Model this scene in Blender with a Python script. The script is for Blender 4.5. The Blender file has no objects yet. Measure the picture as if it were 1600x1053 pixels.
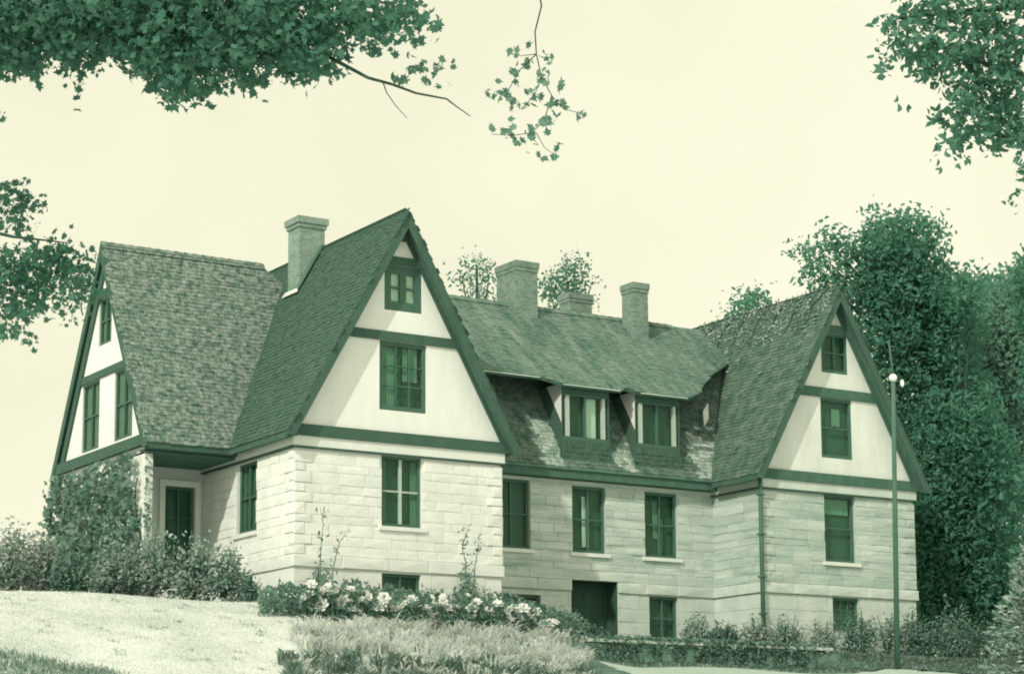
import bpy, math, random
import numpy as np
from mathutils import Vector, Matrix
from mathutils.geometry import tessellate_polygon

random.seed(7)
rng = np.random.default_rng(7)
S = bpy.context.scene
COL = S.collection
R = math.radians

# ------------------------------------------------------------------ camera
CAM_R = np.array([0.8438257869311777, -0.5365713136868253, -0.007019019758711535])
CAM_U = np.array([-0.07523786484450559, -0.13125166922567064, 0.988489890195704])
CAM_F = np.array([0.5313165770081135, 0.8335851634079565, 0.15112402304899036])
CAM_P = np.array([-27.404043778976547, -54.55069641543614, -5.399552223282268])
FPX, CY = 3359.867, 726.5
cam = bpy.data.cameras.new("camera")
cam.sensor_width = 36.0
cam.lens = FPX / 1600 * 36.0
cam.shift_y = 200.0 / 1600
cam.clip_start = 0.3
cam.clip_end = 4000
co = bpy.data.objects.new("camera", cam)
COL.objects.link(co)
mw = Matrix.Identity(4)
for i, v in enumerate((CAM_R, CAM_U, -CAM_F)):
    for j in range(3):
        mw[j][i] = v[j]
for j in range(3):
    mw[j][3] = CAM_P[j]
co.matrix_world = mw
S.camera = co

# ------------------------------------------------------------------ sky and sun
SUN = Vector((-0.716, -0.398, 0.574)).normalized()
w = bpy.data.worlds.new("World")
S.world = w
w.use_nodes = True
nt = w.node_tree
bg = nt.nodes["Background"]
sky = nt.nodes.new("ShaderNodeTexSky")
sky.sky_type = 'NISHITA'
sky.sun_disc = False
sky.sun_elevation = math.asin(SUN.z)
sky.sun_rotation = math.atan2(SUN.x, SUN.y)
sky.dust_density = 4.0
# a bright, hazy white sky: the Nishita sky is mostly veiled by thin even cloud
geo_ = nt.nodes.new("ShaderNodeTexCoord")
nz = nt.nodes.new("ShaderNodeTexNoise")
nz.inputs["Scale"].default_value = 5.0
nz.inputs["Detail"].default_value = 5.0
nt.links.new(geo_.outputs["Generated"], nz.inputs["Vector"])
rmp = nt.nodes.new("ShaderNodeValToRGB")
rmp.color_ramp.elements[0].position = 0.3
rmp.color_ramp.elements[1].position = 0.7
rmp.color_ramp.elements[0].color = (8.1, 7.9, 5.7, 1)
rmp.color_ramp.elements[1].color = (9.1, 8.95, 6.7, 1)
nt.links.new(nz.outputs["Fac"], rmp.inputs["Fac"])
mx = nt.nodes.new("ShaderNodeMix")
mx.data_type = 'RGBA'
mx.inputs[0].default_value = 0.93
nt.links.new(sky.outputs["Color"], mx.inputs[6])
nt.links.new(rmp.outputs["Color"], mx.inputs[7])
nt.links.new(mx.outputs[2], bg.inputs["Color"])
bg.inputs["Strength"].default_value = 0.1155

sl = bpy.data.lights.new("sun", 'SUN')
sl.energy = 2.6
sl.angle = R(1.2)
sl.color = (1.0, 0.965, 0.80)
so = bpy.data.objects.new("sun", sl)
COL.objects.link(so)
so.rotation_euler = SUN.to_track_quat('Z', 'Y').to_euler()
S.view_settings.view_transform = 'Standard'
S.view_settings.look = 'None'
S.view_settings.exposure = 0.0
S.view_settings.gamma = 1.0
S.view_settings.use_curve_mapping = False
S.render.engine = 'CYCLES'
S.cycles.pixel_filter_type = 'BLACKMAN_HARRIS'
S.cycles.filter_width = 1.9
S.cycles.max_bounces = 6
S.cycles.transparent_max_bounces = 12

# ------------------------------------------------------------------ materials
# everything in this print lies between one green ink and cream paper
INK = np.array([0.088, 0.232, 0.170])
CREAM = np.array([0.93, 0.93, 0.93])


def tone(t, k=1.0):
    c = INK * k * (1 - t) + CREAM * t
    return (float(c[0]), float(c[1]), float(c[2]), 1.0)


MATS = {}


def mat(name, t0, t1, src='noise', k=1.0, scale=3.0, stretch=(1, 1, 1), detail=6.0, rough=0.9,
        bump=0.0, bscale=40.0, contrast=0.25, mix2=0.0, scale2=20.0, spec=0.2, trans=0.0, world=False):
    """tone varies from t0 to t1 by src (object/island random, or noise), mixed with noise by mix2"""
    if name in MATS:
        return MATS[name]
    m = bpy.data.materials.new(name)
    m.use_nodes = True
    n = m.node_tree
    N, Lk = n.nodes, n.links
    p = N["Principled BSDF"]
    p.inputs["Roughness"].default_value = rough
    p.inputs["Specular IOR Level"].default_value = spec
    tc = N.new("ShaderNodeTexCoord")
    mp = N.new("ShaderNodeMapping")
    mp.inputs["Scale"].default_value = stretch
    if world:
        Lk.new(N.new("ShaderNodeNewGeometry").outputs["Position"], mp.inputs["Vector"])
    else:
        Lk.new(tc.outputs["Object"], mp.inputs["Vector"])

    def noise(sc, det):
        q = N.new("ShaderNodeTexNoise")
        q.inputs["Scale"].default_value = sc
        q.inputs["Detail"].default_value = det
        q.inputs["Roughness"].default_value = 0.62
        Lk.new(mp.outputs["Vector"], q.inputs["Vector"])
        r = N.new("ShaderNodeMapRange")
        r.inputs[1].default_value = 0.5 - contrast
        r.inputs[2].default_value = 0.5 + contrast
        Lk.new(q.outputs["Fac"], r.inputs[0])
        return r.outputs[0]
    if src == 'noise':
        f = noise(scale, detail)
    elif src == 'object':
        f = N.new("ShaderNodeObjectInfo").outputs["Random"]
    else:
        f = N.new("ShaderNodeNewGeometry").outputs["Random Per Island"]
    if mix2 > 0:
        g = noise(scale2 if src == 'noise' else scale, detail)
        m2 = N.new("ShaderNodeMix")
        m2.inputs[0].default_value = mix2
        Lk.new(f, m2.inputs[2])
        Lk.new(g, m2.inputs[3])
        f = m2.outputs[0]
    cr = N.new("ShaderNodeMix")
    cr.data_type = 'RGBA'
    cr.inputs[6].default_value = tone(t0, k)
    cr.inputs[7].default_value = tone(t1, k)
    Lk.new(f, cr.inputs[0])
    Lk.new(cr.outputs[2], p.inputs["Base Color"])
    if bump > 0:
        b = N.new("ShaderNodeTexNoise")
        b.inputs["Scale"].default_value = bscale
        b.inputs["Detail"].default_value = 4
        if world:
            Lk.new(N.new("ShaderNodeNewGeometry").outputs["Position"], b.inputs["Vector"])
        else:
            Lk.new(tc.outputs["Object"], b.inputs["Vector"])
        bb = N.new("ShaderNodeBump")
        bb.inputs["Strength"].default_value = bump
        bb.inputs["Distance"].default_value = 0.03
        Lk.new(b.outputs["Fac"], bb.inputs["Height"])
        Lk.new(bb.outputs["Normal"], p.inputs["Normal"])
    if trans > 0:
        tr = N.new("ShaderNodeBsdfTranslucent")
        Lk.new(cr.outputs[2], tr.inputs["Color"])
        ms = N.new("ShaderNodeMixShader")
        ms.inputs[0].default_value = trans
        Lk.new(p.outputs[0], ms.inputs[1])
        Lk.new(tr.outputs[0], ms.inputs[2])
        Lk.new(ms.outputs[0], N["Material Output"].inputs["Surface"])
    MATS[name] = m
    return m


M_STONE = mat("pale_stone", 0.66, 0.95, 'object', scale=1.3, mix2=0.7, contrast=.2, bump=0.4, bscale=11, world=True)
M_STONE_D = mat("streaked_stone", 0.20, 0.74, 'object', scale=1.1, stretch=(.35, .35, 4), mix2=0.75, contrast=.2, bump=0.7, bscale=11, world=True)  # darker than the pale stone, streaked along the courses
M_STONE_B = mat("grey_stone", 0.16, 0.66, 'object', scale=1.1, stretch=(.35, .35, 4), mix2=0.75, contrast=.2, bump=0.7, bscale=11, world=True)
M_STONE_W = mat("dark_wall_stone", 0.0, 0.22, 'object', k=.6, scale=4, mix2=.6, bump=.9, bscale=8)  # dark tone for the face of the low garden wall
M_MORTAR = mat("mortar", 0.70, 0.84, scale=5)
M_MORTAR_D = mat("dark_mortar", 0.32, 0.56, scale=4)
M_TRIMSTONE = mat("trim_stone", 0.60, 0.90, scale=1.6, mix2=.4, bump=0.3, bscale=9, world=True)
M_TRIMSTONE_D = mat("dull_trim_stone", 0.30, 0.74, scale=1.2, mix2=.4, bump=0.4, bscale=9, world=True)  # lower and wider tone range than the other trim
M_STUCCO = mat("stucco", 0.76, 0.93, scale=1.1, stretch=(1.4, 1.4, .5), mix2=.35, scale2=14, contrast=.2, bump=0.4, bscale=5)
M_STUCCO_B = mat("dull_stucco", 0.56, 0.86, scale=.9, stretch=(1.4, 1.4, .4), mix2=.35, scale2=14, contrast=.2, bump=0.4, bscale=5)  # duller than the stucco of the other gables
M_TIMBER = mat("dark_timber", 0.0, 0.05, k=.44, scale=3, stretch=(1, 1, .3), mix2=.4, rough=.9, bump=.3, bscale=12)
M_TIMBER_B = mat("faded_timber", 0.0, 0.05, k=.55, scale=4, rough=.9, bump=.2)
M_FRAME = mat("window_wood", 0.0, 0.04, k=.55, scale=9, rough=.6)
M_FRAME_L = mat("pale_window_wood", 0.3, 0.5, scale=9, rough=.6)
M_ROOM = mat("room_dark_board", 0.0, 0.02, k=.55, scale=1.5)  # darkness of the unlit rooms put into a board colour
M_CURTAIN = mat("curtain_cloth", 0.62, 0.85, scale=2, stretch=(8, 8, .4))
M_CURTAIN_D = mat("dim_curtain_cloth", 0.06, 0.16, scale=2, stretch=(8, 8, .4))
M_SH_A = mat("dark_shingles", 0.0, 0.06, 'island', k=.42, scale=5, mix2=.65, contrast=.14, rough=.95, bump=.4)
M_SH_C = mat("mossy_shingles", 0.0, 0.30, 'island', k=.48, scale=6, mix2=.75, contrast=.12, rough=.9, bump=.4)
M_SH_D = mat("faded_shingles", 0.0, 0.20, 'island', k=.60, scale=1.1, stretch=(2.6, .5, .5), mix2=.75, contrast=.17, rough=.9, bump=.3)
M_SH_S = mat("steep_shingles", 0.0, 0.16, 'island', k=.44, scale=4, mix2=.7, contrast=.14, rough=.9, bump=.3)
M_SH_B = mat("rough_shingles", 0.0, 0.12, 'island', k=.45, scale=2.4, mix2=.7, contrast=.13, rough=.9, bump=.5)
M_SH_LIT = mat("sunlit_shingles", 0.02, 0.52, 'island', k=.7, scale=5, mix2=.5, contrast=.15, rough=.9, bump=.4)  # paler copy of the steep shingles, direct sun put into the colour
M_ROOF = mat("roof_boards", 0.0, 0.08, k=.6, scale=2)
M_LEAD = mat("pale_plate", 0.55, 0.85, scale=8, rough=.5)
M_SHADOWED = mat("shaded_porch_plaster", 0.45, 0.68, scale=1.5, mix2=.4, bump=.3)  # plaster toned down, the recess shade is put into its colour
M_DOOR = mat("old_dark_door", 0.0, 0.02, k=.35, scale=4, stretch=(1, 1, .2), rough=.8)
M_PAINT = mat("cream_paint", 0.75, 0.9, scale=6, rough=.5)
M_LEAF_NEAR = mat("near_leaves", 0.0, 0.03, 'island', k=.95, rough=.9, spec=.03, trans=.4)
M_LEAF_SPRAY = mat("spray_leaves", 0.0, 0.10, 'object', k=.9, rough=.6, trans=.2)
M_LEAF_R = mat("right_leaves", 0.0, 0.05, 'island', k=1.15, scale=.8, mix2=.4, rough=.9, spec=.05, trans=.45)
M_LEAF_BACK = mat("far_leaves", 0.0, 0.03, 'island', k=1.35, scale=.3, mix2=.6, contrast=.18, rough=1.0, spec=.0, trans=.5)
M_LEAF_MID = mat("hillside_leaves", 0.0, 0.22, 'island', k=1.35, scale=.5, mix2=.6, contrast=.15, rough=1.0, spec=.0, trans=.4)
M_LEAF_IVY = mat("ivy_leaves", 0.0, 0.22, 'island', k=.9, scale=1.2, mix2=.5, contrast=.15, rough=.8, spec=.1, trans=.3)
M_LEAF_BUSH = mat("bush_leaves", 0.0, 0.5, 'island', k=.95, scale=2.4, mix2=.45, contrast=.10, rough=.8, spec=.1, trans=.3)
M_LEAF_PALE = mat("pale_bush_leaves", 0.05, 0.55, 'island', k=.9, scale=1.4, mix2=.5, contrast=.15, rough=.6, trans=.2)
M_NEEDLE = mat("spruce_needles", 0.0, 0.42, 'island', k=.8, scale=2, mix2=.4, rough=.6)
M_BARK = mat("bark", 0.0, 0.03, k=.35, scale=8, bump=.8)
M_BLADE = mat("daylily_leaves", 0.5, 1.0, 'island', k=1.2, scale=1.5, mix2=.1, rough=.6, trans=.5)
M_BLADE_D = mat("dark_leaves", 0.0, 0.34, 'island', k=.8, scale=1.5, mix2=.3, rough=.6, trans=.2)  # dark leaf tone for low tufts, weeds and rough grass
M_PETAL = mat("white_petals", 0.88, 0.96, 'object', rough=.5, trans=.3)
M_STEM = mat("flower_stem", 0.0, 0.1, k=.8)
M_LAWN = mat("lawn_turf", 0.50, 0.80, scale=.33, mix2=.25, scale2=7, contrast=.14, bump=.4, bscale=30)
M_LAWNBLADE = mat("lawn_blades", 0.48, 0.84, 'island', scale=.33, mix2=.7, contrast=.14, rough=.9, spec=0, trans=.4)
M_EARTH = mat("bed_soil", 0.0, 0.12, k=.6, scale=3, bump=.8)
M_PATH = mat("gravel_path", 0.2, 0.5, scale=3, mix2=.6, scale2=60, bump=.4)
M_POLE = mat("weathered_pole", 0.0, 0.06, k=.6, scale=3, stretch=(1, 1, .2), rough=.8)
M_GLOBE = mat("white_glass_globe", 0.9, 0.95, scale=2, rough=.25, spec=.5)


def brick_mat(name, t0, t1, k):
    m = bpy.data.materials.new(name)
    m.use_nodes = True
    N, Lk = m.node_tree.nodes, m.node_tree.links
    p = N["Principled BSDF"]
    p.inputs["Roughness"].default_value = .95
    tc = N.new("ShaderNodeTexCoord")
    # wrap courses round the four faces: u = x + y, v = z
    sp = N.new("ShaderNodeSeparateXYZ")
    Lk.new(tc.outputs["Object"], sp.inputs[0])
    ad = N.new("ShaderNodeMath")
    Lk.new(sp.outputs[0], ad.inputs[0]); Lk.new(sp.outputs[1], ad.inputs[1])
    cb = N.new("ShaderNodeCombineXYZ")
    Lk.new(ad.outputs[0], cb.inputs[0]); Lk.new(sp.outputs[2], cb.inputs[1])
    b = N.new("ShaderNodeTexBrick")
    b.inputs["Scale"].default_value = 1.0
    b.inputs["Brick Width"].default_value = .23
    b.inputs["Row Height"].default_value = .085
    b.inputs["Mortar Size"].default_value = .008
    b.inputs["Color1"].default_value = tone(t0, k)
    b.inputs["Color2"].default_value = tone(t1, k)
    b.inputs["Mortar"].default_value = tone(min(1, t1 + .15), k)
    Lk.new(cb.outputs[0], b.inputs["Vector"])
    nz = N.new("ShaderNodeTexNoise")
    nz.inputs["Scale"].default_value = 4
    nz.inputs["Detail"].default_value = 6
    Lk.new(tc.outputs["Object"], nz.inputs["Vector"])
    mr = N.new("ShaderNodeMapRange")
    mr.inputs[1].default_value = .3; mr.inputs[2].default_value = .7
    mr.inputs[3].default_value = 0; mr.inputs[4].default_value = .2
    Lk.new(nz.outputs["Fac"], mr.inputs[0])
    mx = N.new("ShaderNodeMix"); mx.data_type = 'RGBA'
    Lk.new(mr.outputs[0], mx.inputs[0])
    Lk.new(b.outputs["Color"], mx.inputs[6])
    mx.inputs[7].default_value = tone(.6)
    Lk.new(mx.outputs[2], p.inputs["Base Color"])
    bb = N.new("ShaderNodeBump")
    bb.inputs["Strength"].default_value = .6
    bb.inputs["Distance"].default_value = .02
    bb.invert = True
    Lk.new(b.outputs["Fac"], bb.inputs["Height"])
    Lk.new(bb.outputs["Normal"], p.inputs["Normal"])
    return m


M_BRICK = brick_mat("chimney_brick", .03, .14, .75)
M_BRICK_D = brick_mat("dark_chimney_brick", .0, .10, .6)


def glass_mat():
    m = bpy.data.materials.new("window_glass")
    m.use_nodes = True
    N, Lk = m.node_tree.nodes, m.node_tree.links
    for x in list(N):
        if x.type == 'BSDF_PRINCIPLED':
            N.remove(x)
    tr = N.new("ShaderNodeBsdfTransparent")
    tr.inputs[0].default_value = (.86, .95, .9, 1)
    gl = N.new("ShaderNodeBsdfGlossy")
    gl.inputs["Roughness"].default_value = .06
    lw_ = N.new("ShaderNodeLayerWeight")
    lw_.inputs[0].default_value = .5
    pw = N.new("ShaderNodeMath"); pw.operation = 'POWER'; pw.inputs[1].default_value = 4.0
    Lk.new(lw_.outputs["Facing"], pw.inputs[0])
    fr = N.new("ShaderNodeMath"); fr.operation = 'MULTIPLY_ADD'
    fr.inputs[1].default_value = .5; fr.inputs[2].default_value = .015
    Lk.new(pw.outputs[0], fr.inputs[0])
    ms = N.new("ShaderNodeMixShader")
    Lk.new(fr.outputs[0], ms.inputs[0])
    Lk.new(tr.outputs[0], ms.inputs[1])
    Lk.new(gl.outputs[0], ms.inputs[2])
    Lk.new(ms.outputs[0], N["Material Output"].inputs["Surface"])
    return m


M_GLASS = glass_mat()


# ------------------------------------------------------------------ builders
def tag(o, label=None, cat=None, group=None, kind=None):
    if label: o["label"] = label
    if cat: o["category"] = cat
    if group: o["group"] = group
    if kind: o["kind"] = kind
    return o


def link(name, me, m, parent=None, smooth=False):
    if m is not None:
        me.materials.append(m)
    if smooth:
        me.polygons.foreach_set("use_smooth", [True] * len(me.polygons))
    o = bpy.data.objects.new(name, me)
    COL.objects.link(o)
    if parent is not None:
        o.parent = parent
        q = parent
        off = Vector((0, 0, 0))
        while q is not None:
            off += q.location
            q = q.parent
        o.location = -off
    return o


def empty(name, loc, label, cat, group=None):
    o = bpy.data.objects.new(name, None)
    COL.objects.link(o)
    o.empty_display_size = .3
    o.location = loc
    tag(o, label, cat, group)
    return o


class MB:
    def __init__(s):
        s.v = []; s.f = []

    def add(s, vs, fs):
        b = len(s.v)
        s.v += [tuple(float(c) for c in q) for q in vs]
        s.f += [tuple(b + i for i in f) for f in fs]
        return s

    def hexa(s, p):
        """eight corners: bottom ring 0-3, top ring 4-7"""
        return s.add(p, [(3, 2, 1, 0), (4, 5, 6, 7), (0, 1, 5, 4), (1, 2, 6, 5), (2, 3, 7, 6), (3, 0, 4, 7)])

    def box(s, x0, x1, y0, y1, z0, z1):
        return s.hexa([(x0, y0, z0), (x1, y0, z0), (x1, y1, z0), (x0, y1, z0),
                       (x0, y0, z1), (x1, y0, z1), (x1, y1, z1), (x0, y1, z1)])

    def slab(s, pts, th):
        """polygon (3D, counter-clockwise from outside) thickened inwards"""
        P = [Vector(q) for q in pts]
        n = Vector((0, 0, 0))
        for i in range(len(P)):
            n += P[i].cross(P[(i + 1) % len(P)])
        n.normalize()
        k = len(P)
        Q = [q - n * th for q in P]
        fs = [tuple(range(k)), tuple(range(2 * k - 1, k - 1, -1))]
        for i in range(k):
            j = (i + 1) % k
            fs.append((i, i + k, j + k, j))
        return s.add(P + Q, fs)

    def tube(s, pts, rad, n=8, cap=True):
        P = [Vector(q) for q in pts]
        if not hasattr(rad, '__len__'):
            rad = [rad] * len(P)
        vs = []; fs = []
        for i, q in enumerate(P):
            d = (P[min(i + 1, len(P) - 1)] - P[max(i - 1, 0)])
            d = d.normalized() if d.length > 0 else Vector((0, 0, 1))
            a = d.cross(Vector((0.31, 0.17, 0.93)) if abs(d.z) < .9 else Vector((1, 0, 0))).normalized()
            b = d.cross(a)
            for k in range(n):
                t = 2 * math.pi * k / n
                vs.append(q + (a * math.cos(t) + b * math.sin(t)) * rad[i])
        for i in range(len(P) - 1):
            for k in range(n):
                fs.append((i * n + k, i * n + (k + 1) % n, (i + 1) * n + (k + 1) % n, (i + 1) * n + k))
        if cap:
            fs.append(tuple(range(n - 1, -1, -1)))
            fs.append(tuple((len(P) - 1) * n + k for k in range(n)))
        return s.add(vs, fs)

    def build(s, name, m, parent=None, smooth=False):
        me = bpy.data.meshes.new(name)
        me.from_pydata(s.v, [], s.f)
        me.update()
        return link(name, me, m, parent, smooth)


class Fr:
    """wall frame: a along the wall, b up, c outwards"""
    def __init__(s, o, u, n):
        s.o = Vector(o); s.u = Vector(u); s.n = Vector(n)

    def p(s, a, b, c=0.0):
        return s.o + s.u * a + Vector((0, 0, b)) + s.n * c

    def box(s, mb, a0, a1, b0, b1, c0, c1):
        return mb.hexa([s.p(a0, b0, c1), s.p(a1, b0, c1), s.p(a1, b0, c0), s.p(a0, b0, c0),
                        s.p(a0, b1, c1), s.p(a1, b1, c1), s.p(a1, b1, c0), s.p(a0, b1, c0)])

    def prism(s, mb, poly, c0, c1):
        """convex polygon in (a,b), counter-clockwise"""
        k = len(poly)
        vs = [s.p(a, b, c1) for a, b in poly] + [s.p(a, b, c0) for a, b in poly]
        fs = [tuple(range(k)), tuple(range(2 * k - 1, k - 1, -1))]
        for i in range(k):
            j = (i + 1) % k
            fs.append((i, i + k, j + k, j))
        return mb.add(vs, fs)


def fbox(F, name, m, parent, *a):
    mb = MB()
    F.box(mb, *a)
    return mb.build(name, m, parent)


def wall_sheet(F, name, outer, holes, m, parent, c=0.0, depth=.3):
    """face with rectangular holes and their reveals"""
    mb = MB()
    zs = sorted({round(b, 5) for _, b in outer} | {round(v, 5) for h in holes for v in h[2:4]})
    zlo = min(b for _, b in outer); zhi = max(b for _, b in outer)
    zs = [z for z in zs if zlo - 1e-6 <= z <= zhi + 1e-6]

    def span(z):
        xs_ = []
        k = len(outer)
        for i in range(k):
            (p0, q0), (p1, q1) = outer[i], outer[(i + 1) % k]
            if min(q0, q1) - 1e-6 <= z <= max(q0, q1) + 1e-6 and abs(q1 - q0) > 1e-6:
                xs_.append(p0 + (p1 - p0) * (z - q0) / (q1 - q0))
        return min(xs_), max(xs_)
    for za, zb in zip(zs[:-1], zs[1:]):
        if zb - za < 1e-5: continue
        (l0, r0), (l1, r1) = span(za + 1e-5), span(zb - 1e-5)
        hs = sorted([h for h in holes if h[2] <= za + 1e-4 and h[3] >= zb - 1e-4])
        left = (l0, l1)
        for h in hs:
            mb.add([F.p(left[0], za, c), F.p(h[0], za, c), F.p(h[0], zb, c), F.p(left[1], zb, c)], [(0, 1, 2, 3)])
            left = (h[1], h[1])
        mb.add([F.p(left[0], za, c), F.p(r0, za, c), F.p(r1, zb, c), F.p(left[1], zb, c)], [(0, 1, 2, 3)])
    for (a0, a1, b0, b1) in holes:
        r = [(a0, b0), (a0, b1), (a1, b1), (a1, b0)]
        for i in range(4):
            (p0, q0), (p1, q1) = r[i], r[(i + 1) % 4]
            mb.add([F.p(p0, q0, c), F.p(p1, q1, c), F.p(p1, q1, c - depth), F.p(p0, q0, c - depth)], [(0, 1, 2, 3)])
    return mb.build(name, m, parent)


def stone_mesh(k):
    """unit block, dressed face towards +z with a slight hand-cut bow"""
    r = random.Random(k)
    e = .022
    vs = []
    for x, y in ((-.5, -.5), (.5, -.5), (.5, .5), (-.5, .5)):
        vs.append((x, y, -.5))
    for x, y in ((-.5, -.5), (.5, -.5), (.5, .5), (-.5, .5)):
        vs.append((x, y, .36 + r.uniform(-.08, .08)))
    for x, y in ((-.5 + e, -.5 + 2 * e), (.5 - e, -.5 + 2 * e), (.5 - e, .5 - 2 * e), (-.5 + e, .5 - 2 * e)):
        vs.append((x + r.uniform(-.01, .01), y + r.uniform(-.03, .03), .5 + r.uniform(-.2, .2)))
    vs.append((r.uniform(-.1, .1), r.uniform(-.1, .1), .5 + r.uniform(-.05, .3)))
    fs = [(0, 1, 5, 4), (1, 2, 6, 5), (2, 3, 7, 6), (3, 0, 4, 7), (4, 5, 9, 8), (5, 6, 10, 9), (6, 7, 11, 10),
          (7, 4, 8, 11), (8, 9, 12), (9, 10, 12), (10, 11, 12), (11, 8, 12)]
    me = bpy.data.meshes.new("stone")
    me.from_pydata(vs, [], fs)
    me.update()
    return me


STONES = {}


def stone(F, parent, a0, a1, b0, b1, m, c=0.0, th=.03):
    key = m.name
    if key not in STONES:
        STONES[key] = [stone_mesh(k) for k in range(6)]
        for q in STONES[key]:
            q.materials.append(m)
    o = bpy.data.objects.new("stone", random.choice(STONES[key]))
    COL.objects.link(o)
    o.parent = parent
    mtx = Matrix.Identity(4)
    cen = F.p((a0 + a1) / 2, (b0 + b1) / 2, c + th / 2)
    for j in range(3):
        mtx[j][0] = F.u[j] * (a1 - a0)
        mtx[j][1] = (0, 0, 1)[j] * (b1 - b0)
        mtx[j][2] = F.n[j] * th
        mtx[j][3] = cen[j]
    q = parent
    off = Vector((0, 0, 0))
    while q is not None:
        off += q.location
        q = q.parent
    mtx.translation -= off
    o.matrix_local = mtx
    return o


def subtract(rects, h):
    out = []
    ha0, ha1, hb0, hb1 = h
    for (a0, a1, b0, b1) in rects:
        if a1 <= ha0 or a0 >= ha1 or b1 <= hb0 or b0 >= hb1:
            out.append((a0, a1, b0, b1)); continue
        if b0 < hb0: out.append((a0, a1, b0, hb0))
        if b1 > hb1: out.append((a0, a1, hb1, b1))
        m0, m1 = max(b0, hb0), min(b1, hb1)
        if a0 < ha0: out.append((a0, ha0, m0, m1))
        if a1 > ha1: out.append((ha1, a1, m0, m1))
    return out


def lay_stones(F, parent, a0, a1, b0, b1, holes, m, hc=.30, wl=(.45, 1.05), gap=.009, th=.03, quoin=(0, 0), c=0.0):
    nrow = max(1, round((b1 - b0) / hc))
    edges = [b0 + (b1 - b0) * (i + (random.uniform(-.18, .18) if 0 < i < nrow else 0)) / nrow for i in range(nrow + 1)]
    for i in range(nrow):
        y0, y1 = edges[i], edges[i + 1]
        L0, L1 = a0, a1
        if quoin[0]:
            qw = .52 if i % 2 else .3
            stone(F, parent, L0 - .02, L0 + qw, y0 + gap * 1.3, y1 - gap * 1.3, m, c, th + .03)
            L0 += qw
        if quoin[1]:
            qw = .3 if i % 2 else .52
            stone(F, parent, L1 - qw, L1 + .02, y0 + gap * 1.3, y1 - gap * 1.3, m, c, th + .03)
            L1 -= qw
        x = L0
        while x < L1 - .02:
            wdt = random.uniform(*wl)
            x1 = x + wdt
            if L1 - x1 < wl[0] * .6:
                x1 = L1
            rects = [(x, x1, y0, y1)]
            for h in holes:
                rects = subtract(rects, h)
            for (p, q, r_, s_) in rects:
                if q - p > .09 and s_ - r_ > .05:
                    stone(F, parent, p + gap / 2, q - gap / 2, r_ + gap / 2, s_ - gap / 2, m, c, th + random.uniform(-.008, .012))
            x = x1


def window(F, parent, a0, a1, b0, b1, lights=(2, 2), sill=True, curtain=None, c=0.0, frame=None, fw=.09, pale=False,
           label=None, mid=.06, room=True, sillmat=None, midpale=False, recess=.09, rd=.12):
    fr = frame or M_FRAME
    mb = MB()
    f0, f1 = c - recess - .07, c - recess
    F.box(mb, a0, a0 + fw, b0, b1, f0, f1)
    F.box(mb, a1 - fw, a1, b0, b1, f0, f1)
    F.box(mb, a0 + fw, a1 - fw, b1 - fw, b1, f0, f1)
    F.box(mb, a0 + fw, a1 - fw, b0, b0 + fw * 1.2, f0, f1)
    win = mb.build("window", fr, parent)
    if label: win["label"] = label
    ia0, ia1, ib0, ib1 = a0 + fw, a1 - fw, b0 + fw * 1.2, b1 - fw
    nx, nz_ = lights
    xs = [ia0 + (ia1 - ia0) * i / nx for i in range(nx + 1)]
    zs = [ib0 + (ib1 - ib0) * i / nz_ for i in range(nz_ + 1)]
    mm = M_FRAME_L if midpale else fr
    for i in range(1, nx):
        t = mid if nx == 2 else .035
        fbox(F, "mullion", mm, win, xs[i] - t / 2, xs[i] + t / 2, ib0, ib1, f0 + .01, f1 + .012)
    for i in range(1, nz_):
        t = .05 if nz_ == 2 else .035
        fbox(F, "transom", mm if midpale else fr, win, ia0, ia1, zs[i] - t / 2, zs[i] + t / 2, f0 + .015, f1 + .006)
    for i in range(nx):
        for j in range(nz_):
            fbox(F, "pane", M_GLASS, win, xs[i] + .012, xs[i + 1] - .012, zs[j] + .012, zs[j + 1] - .012, f0 + .025, f0 + .031)
    if room:
        fbox(F, "room_dark_board", M_ROOM, win, a0 - .06, a1 + .06, b0 - .05, b1 + .05, f0 - rd - .04, f0 - rd)  # board close behind the glass, painted dark to stand for the unlit room
    if curtain:
        for (u0, u1, v0, v1, cm) in curtain:
            # a hanging cloth with real folds
            mb = MB()
            x0, x1 = a0 + (a1 - a0) * u0, a0 + (a1 - a0) * u1
            z0, z1 = b0 + (b1 - b0) * v0, b0 + (b1 - b0) * v1
            n = 14
            vs = []
            for k in range(n + 1):
                xx = x0 + (x1 - x0) * k / n
                cc = f0 - .06 + .018 * math.sin(k * 1.9)
                vs += [F.p(xx, z0, cc), F.p(xx, z1, cc)]
            mb.add(vs, [(2 * k, 2 * k + 2, 2 * k + 3, 2 * k + 1) for k in range(n)])
            mb.build("curtain", cm, win)
    if sill:
        fbox(F, "sill", sillmat or M_TRIMSTONE, win, a0 - .12, a1 + .12, b0 - .12, b0, c - recess, c + .11)
    return win


SHV = None


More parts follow.
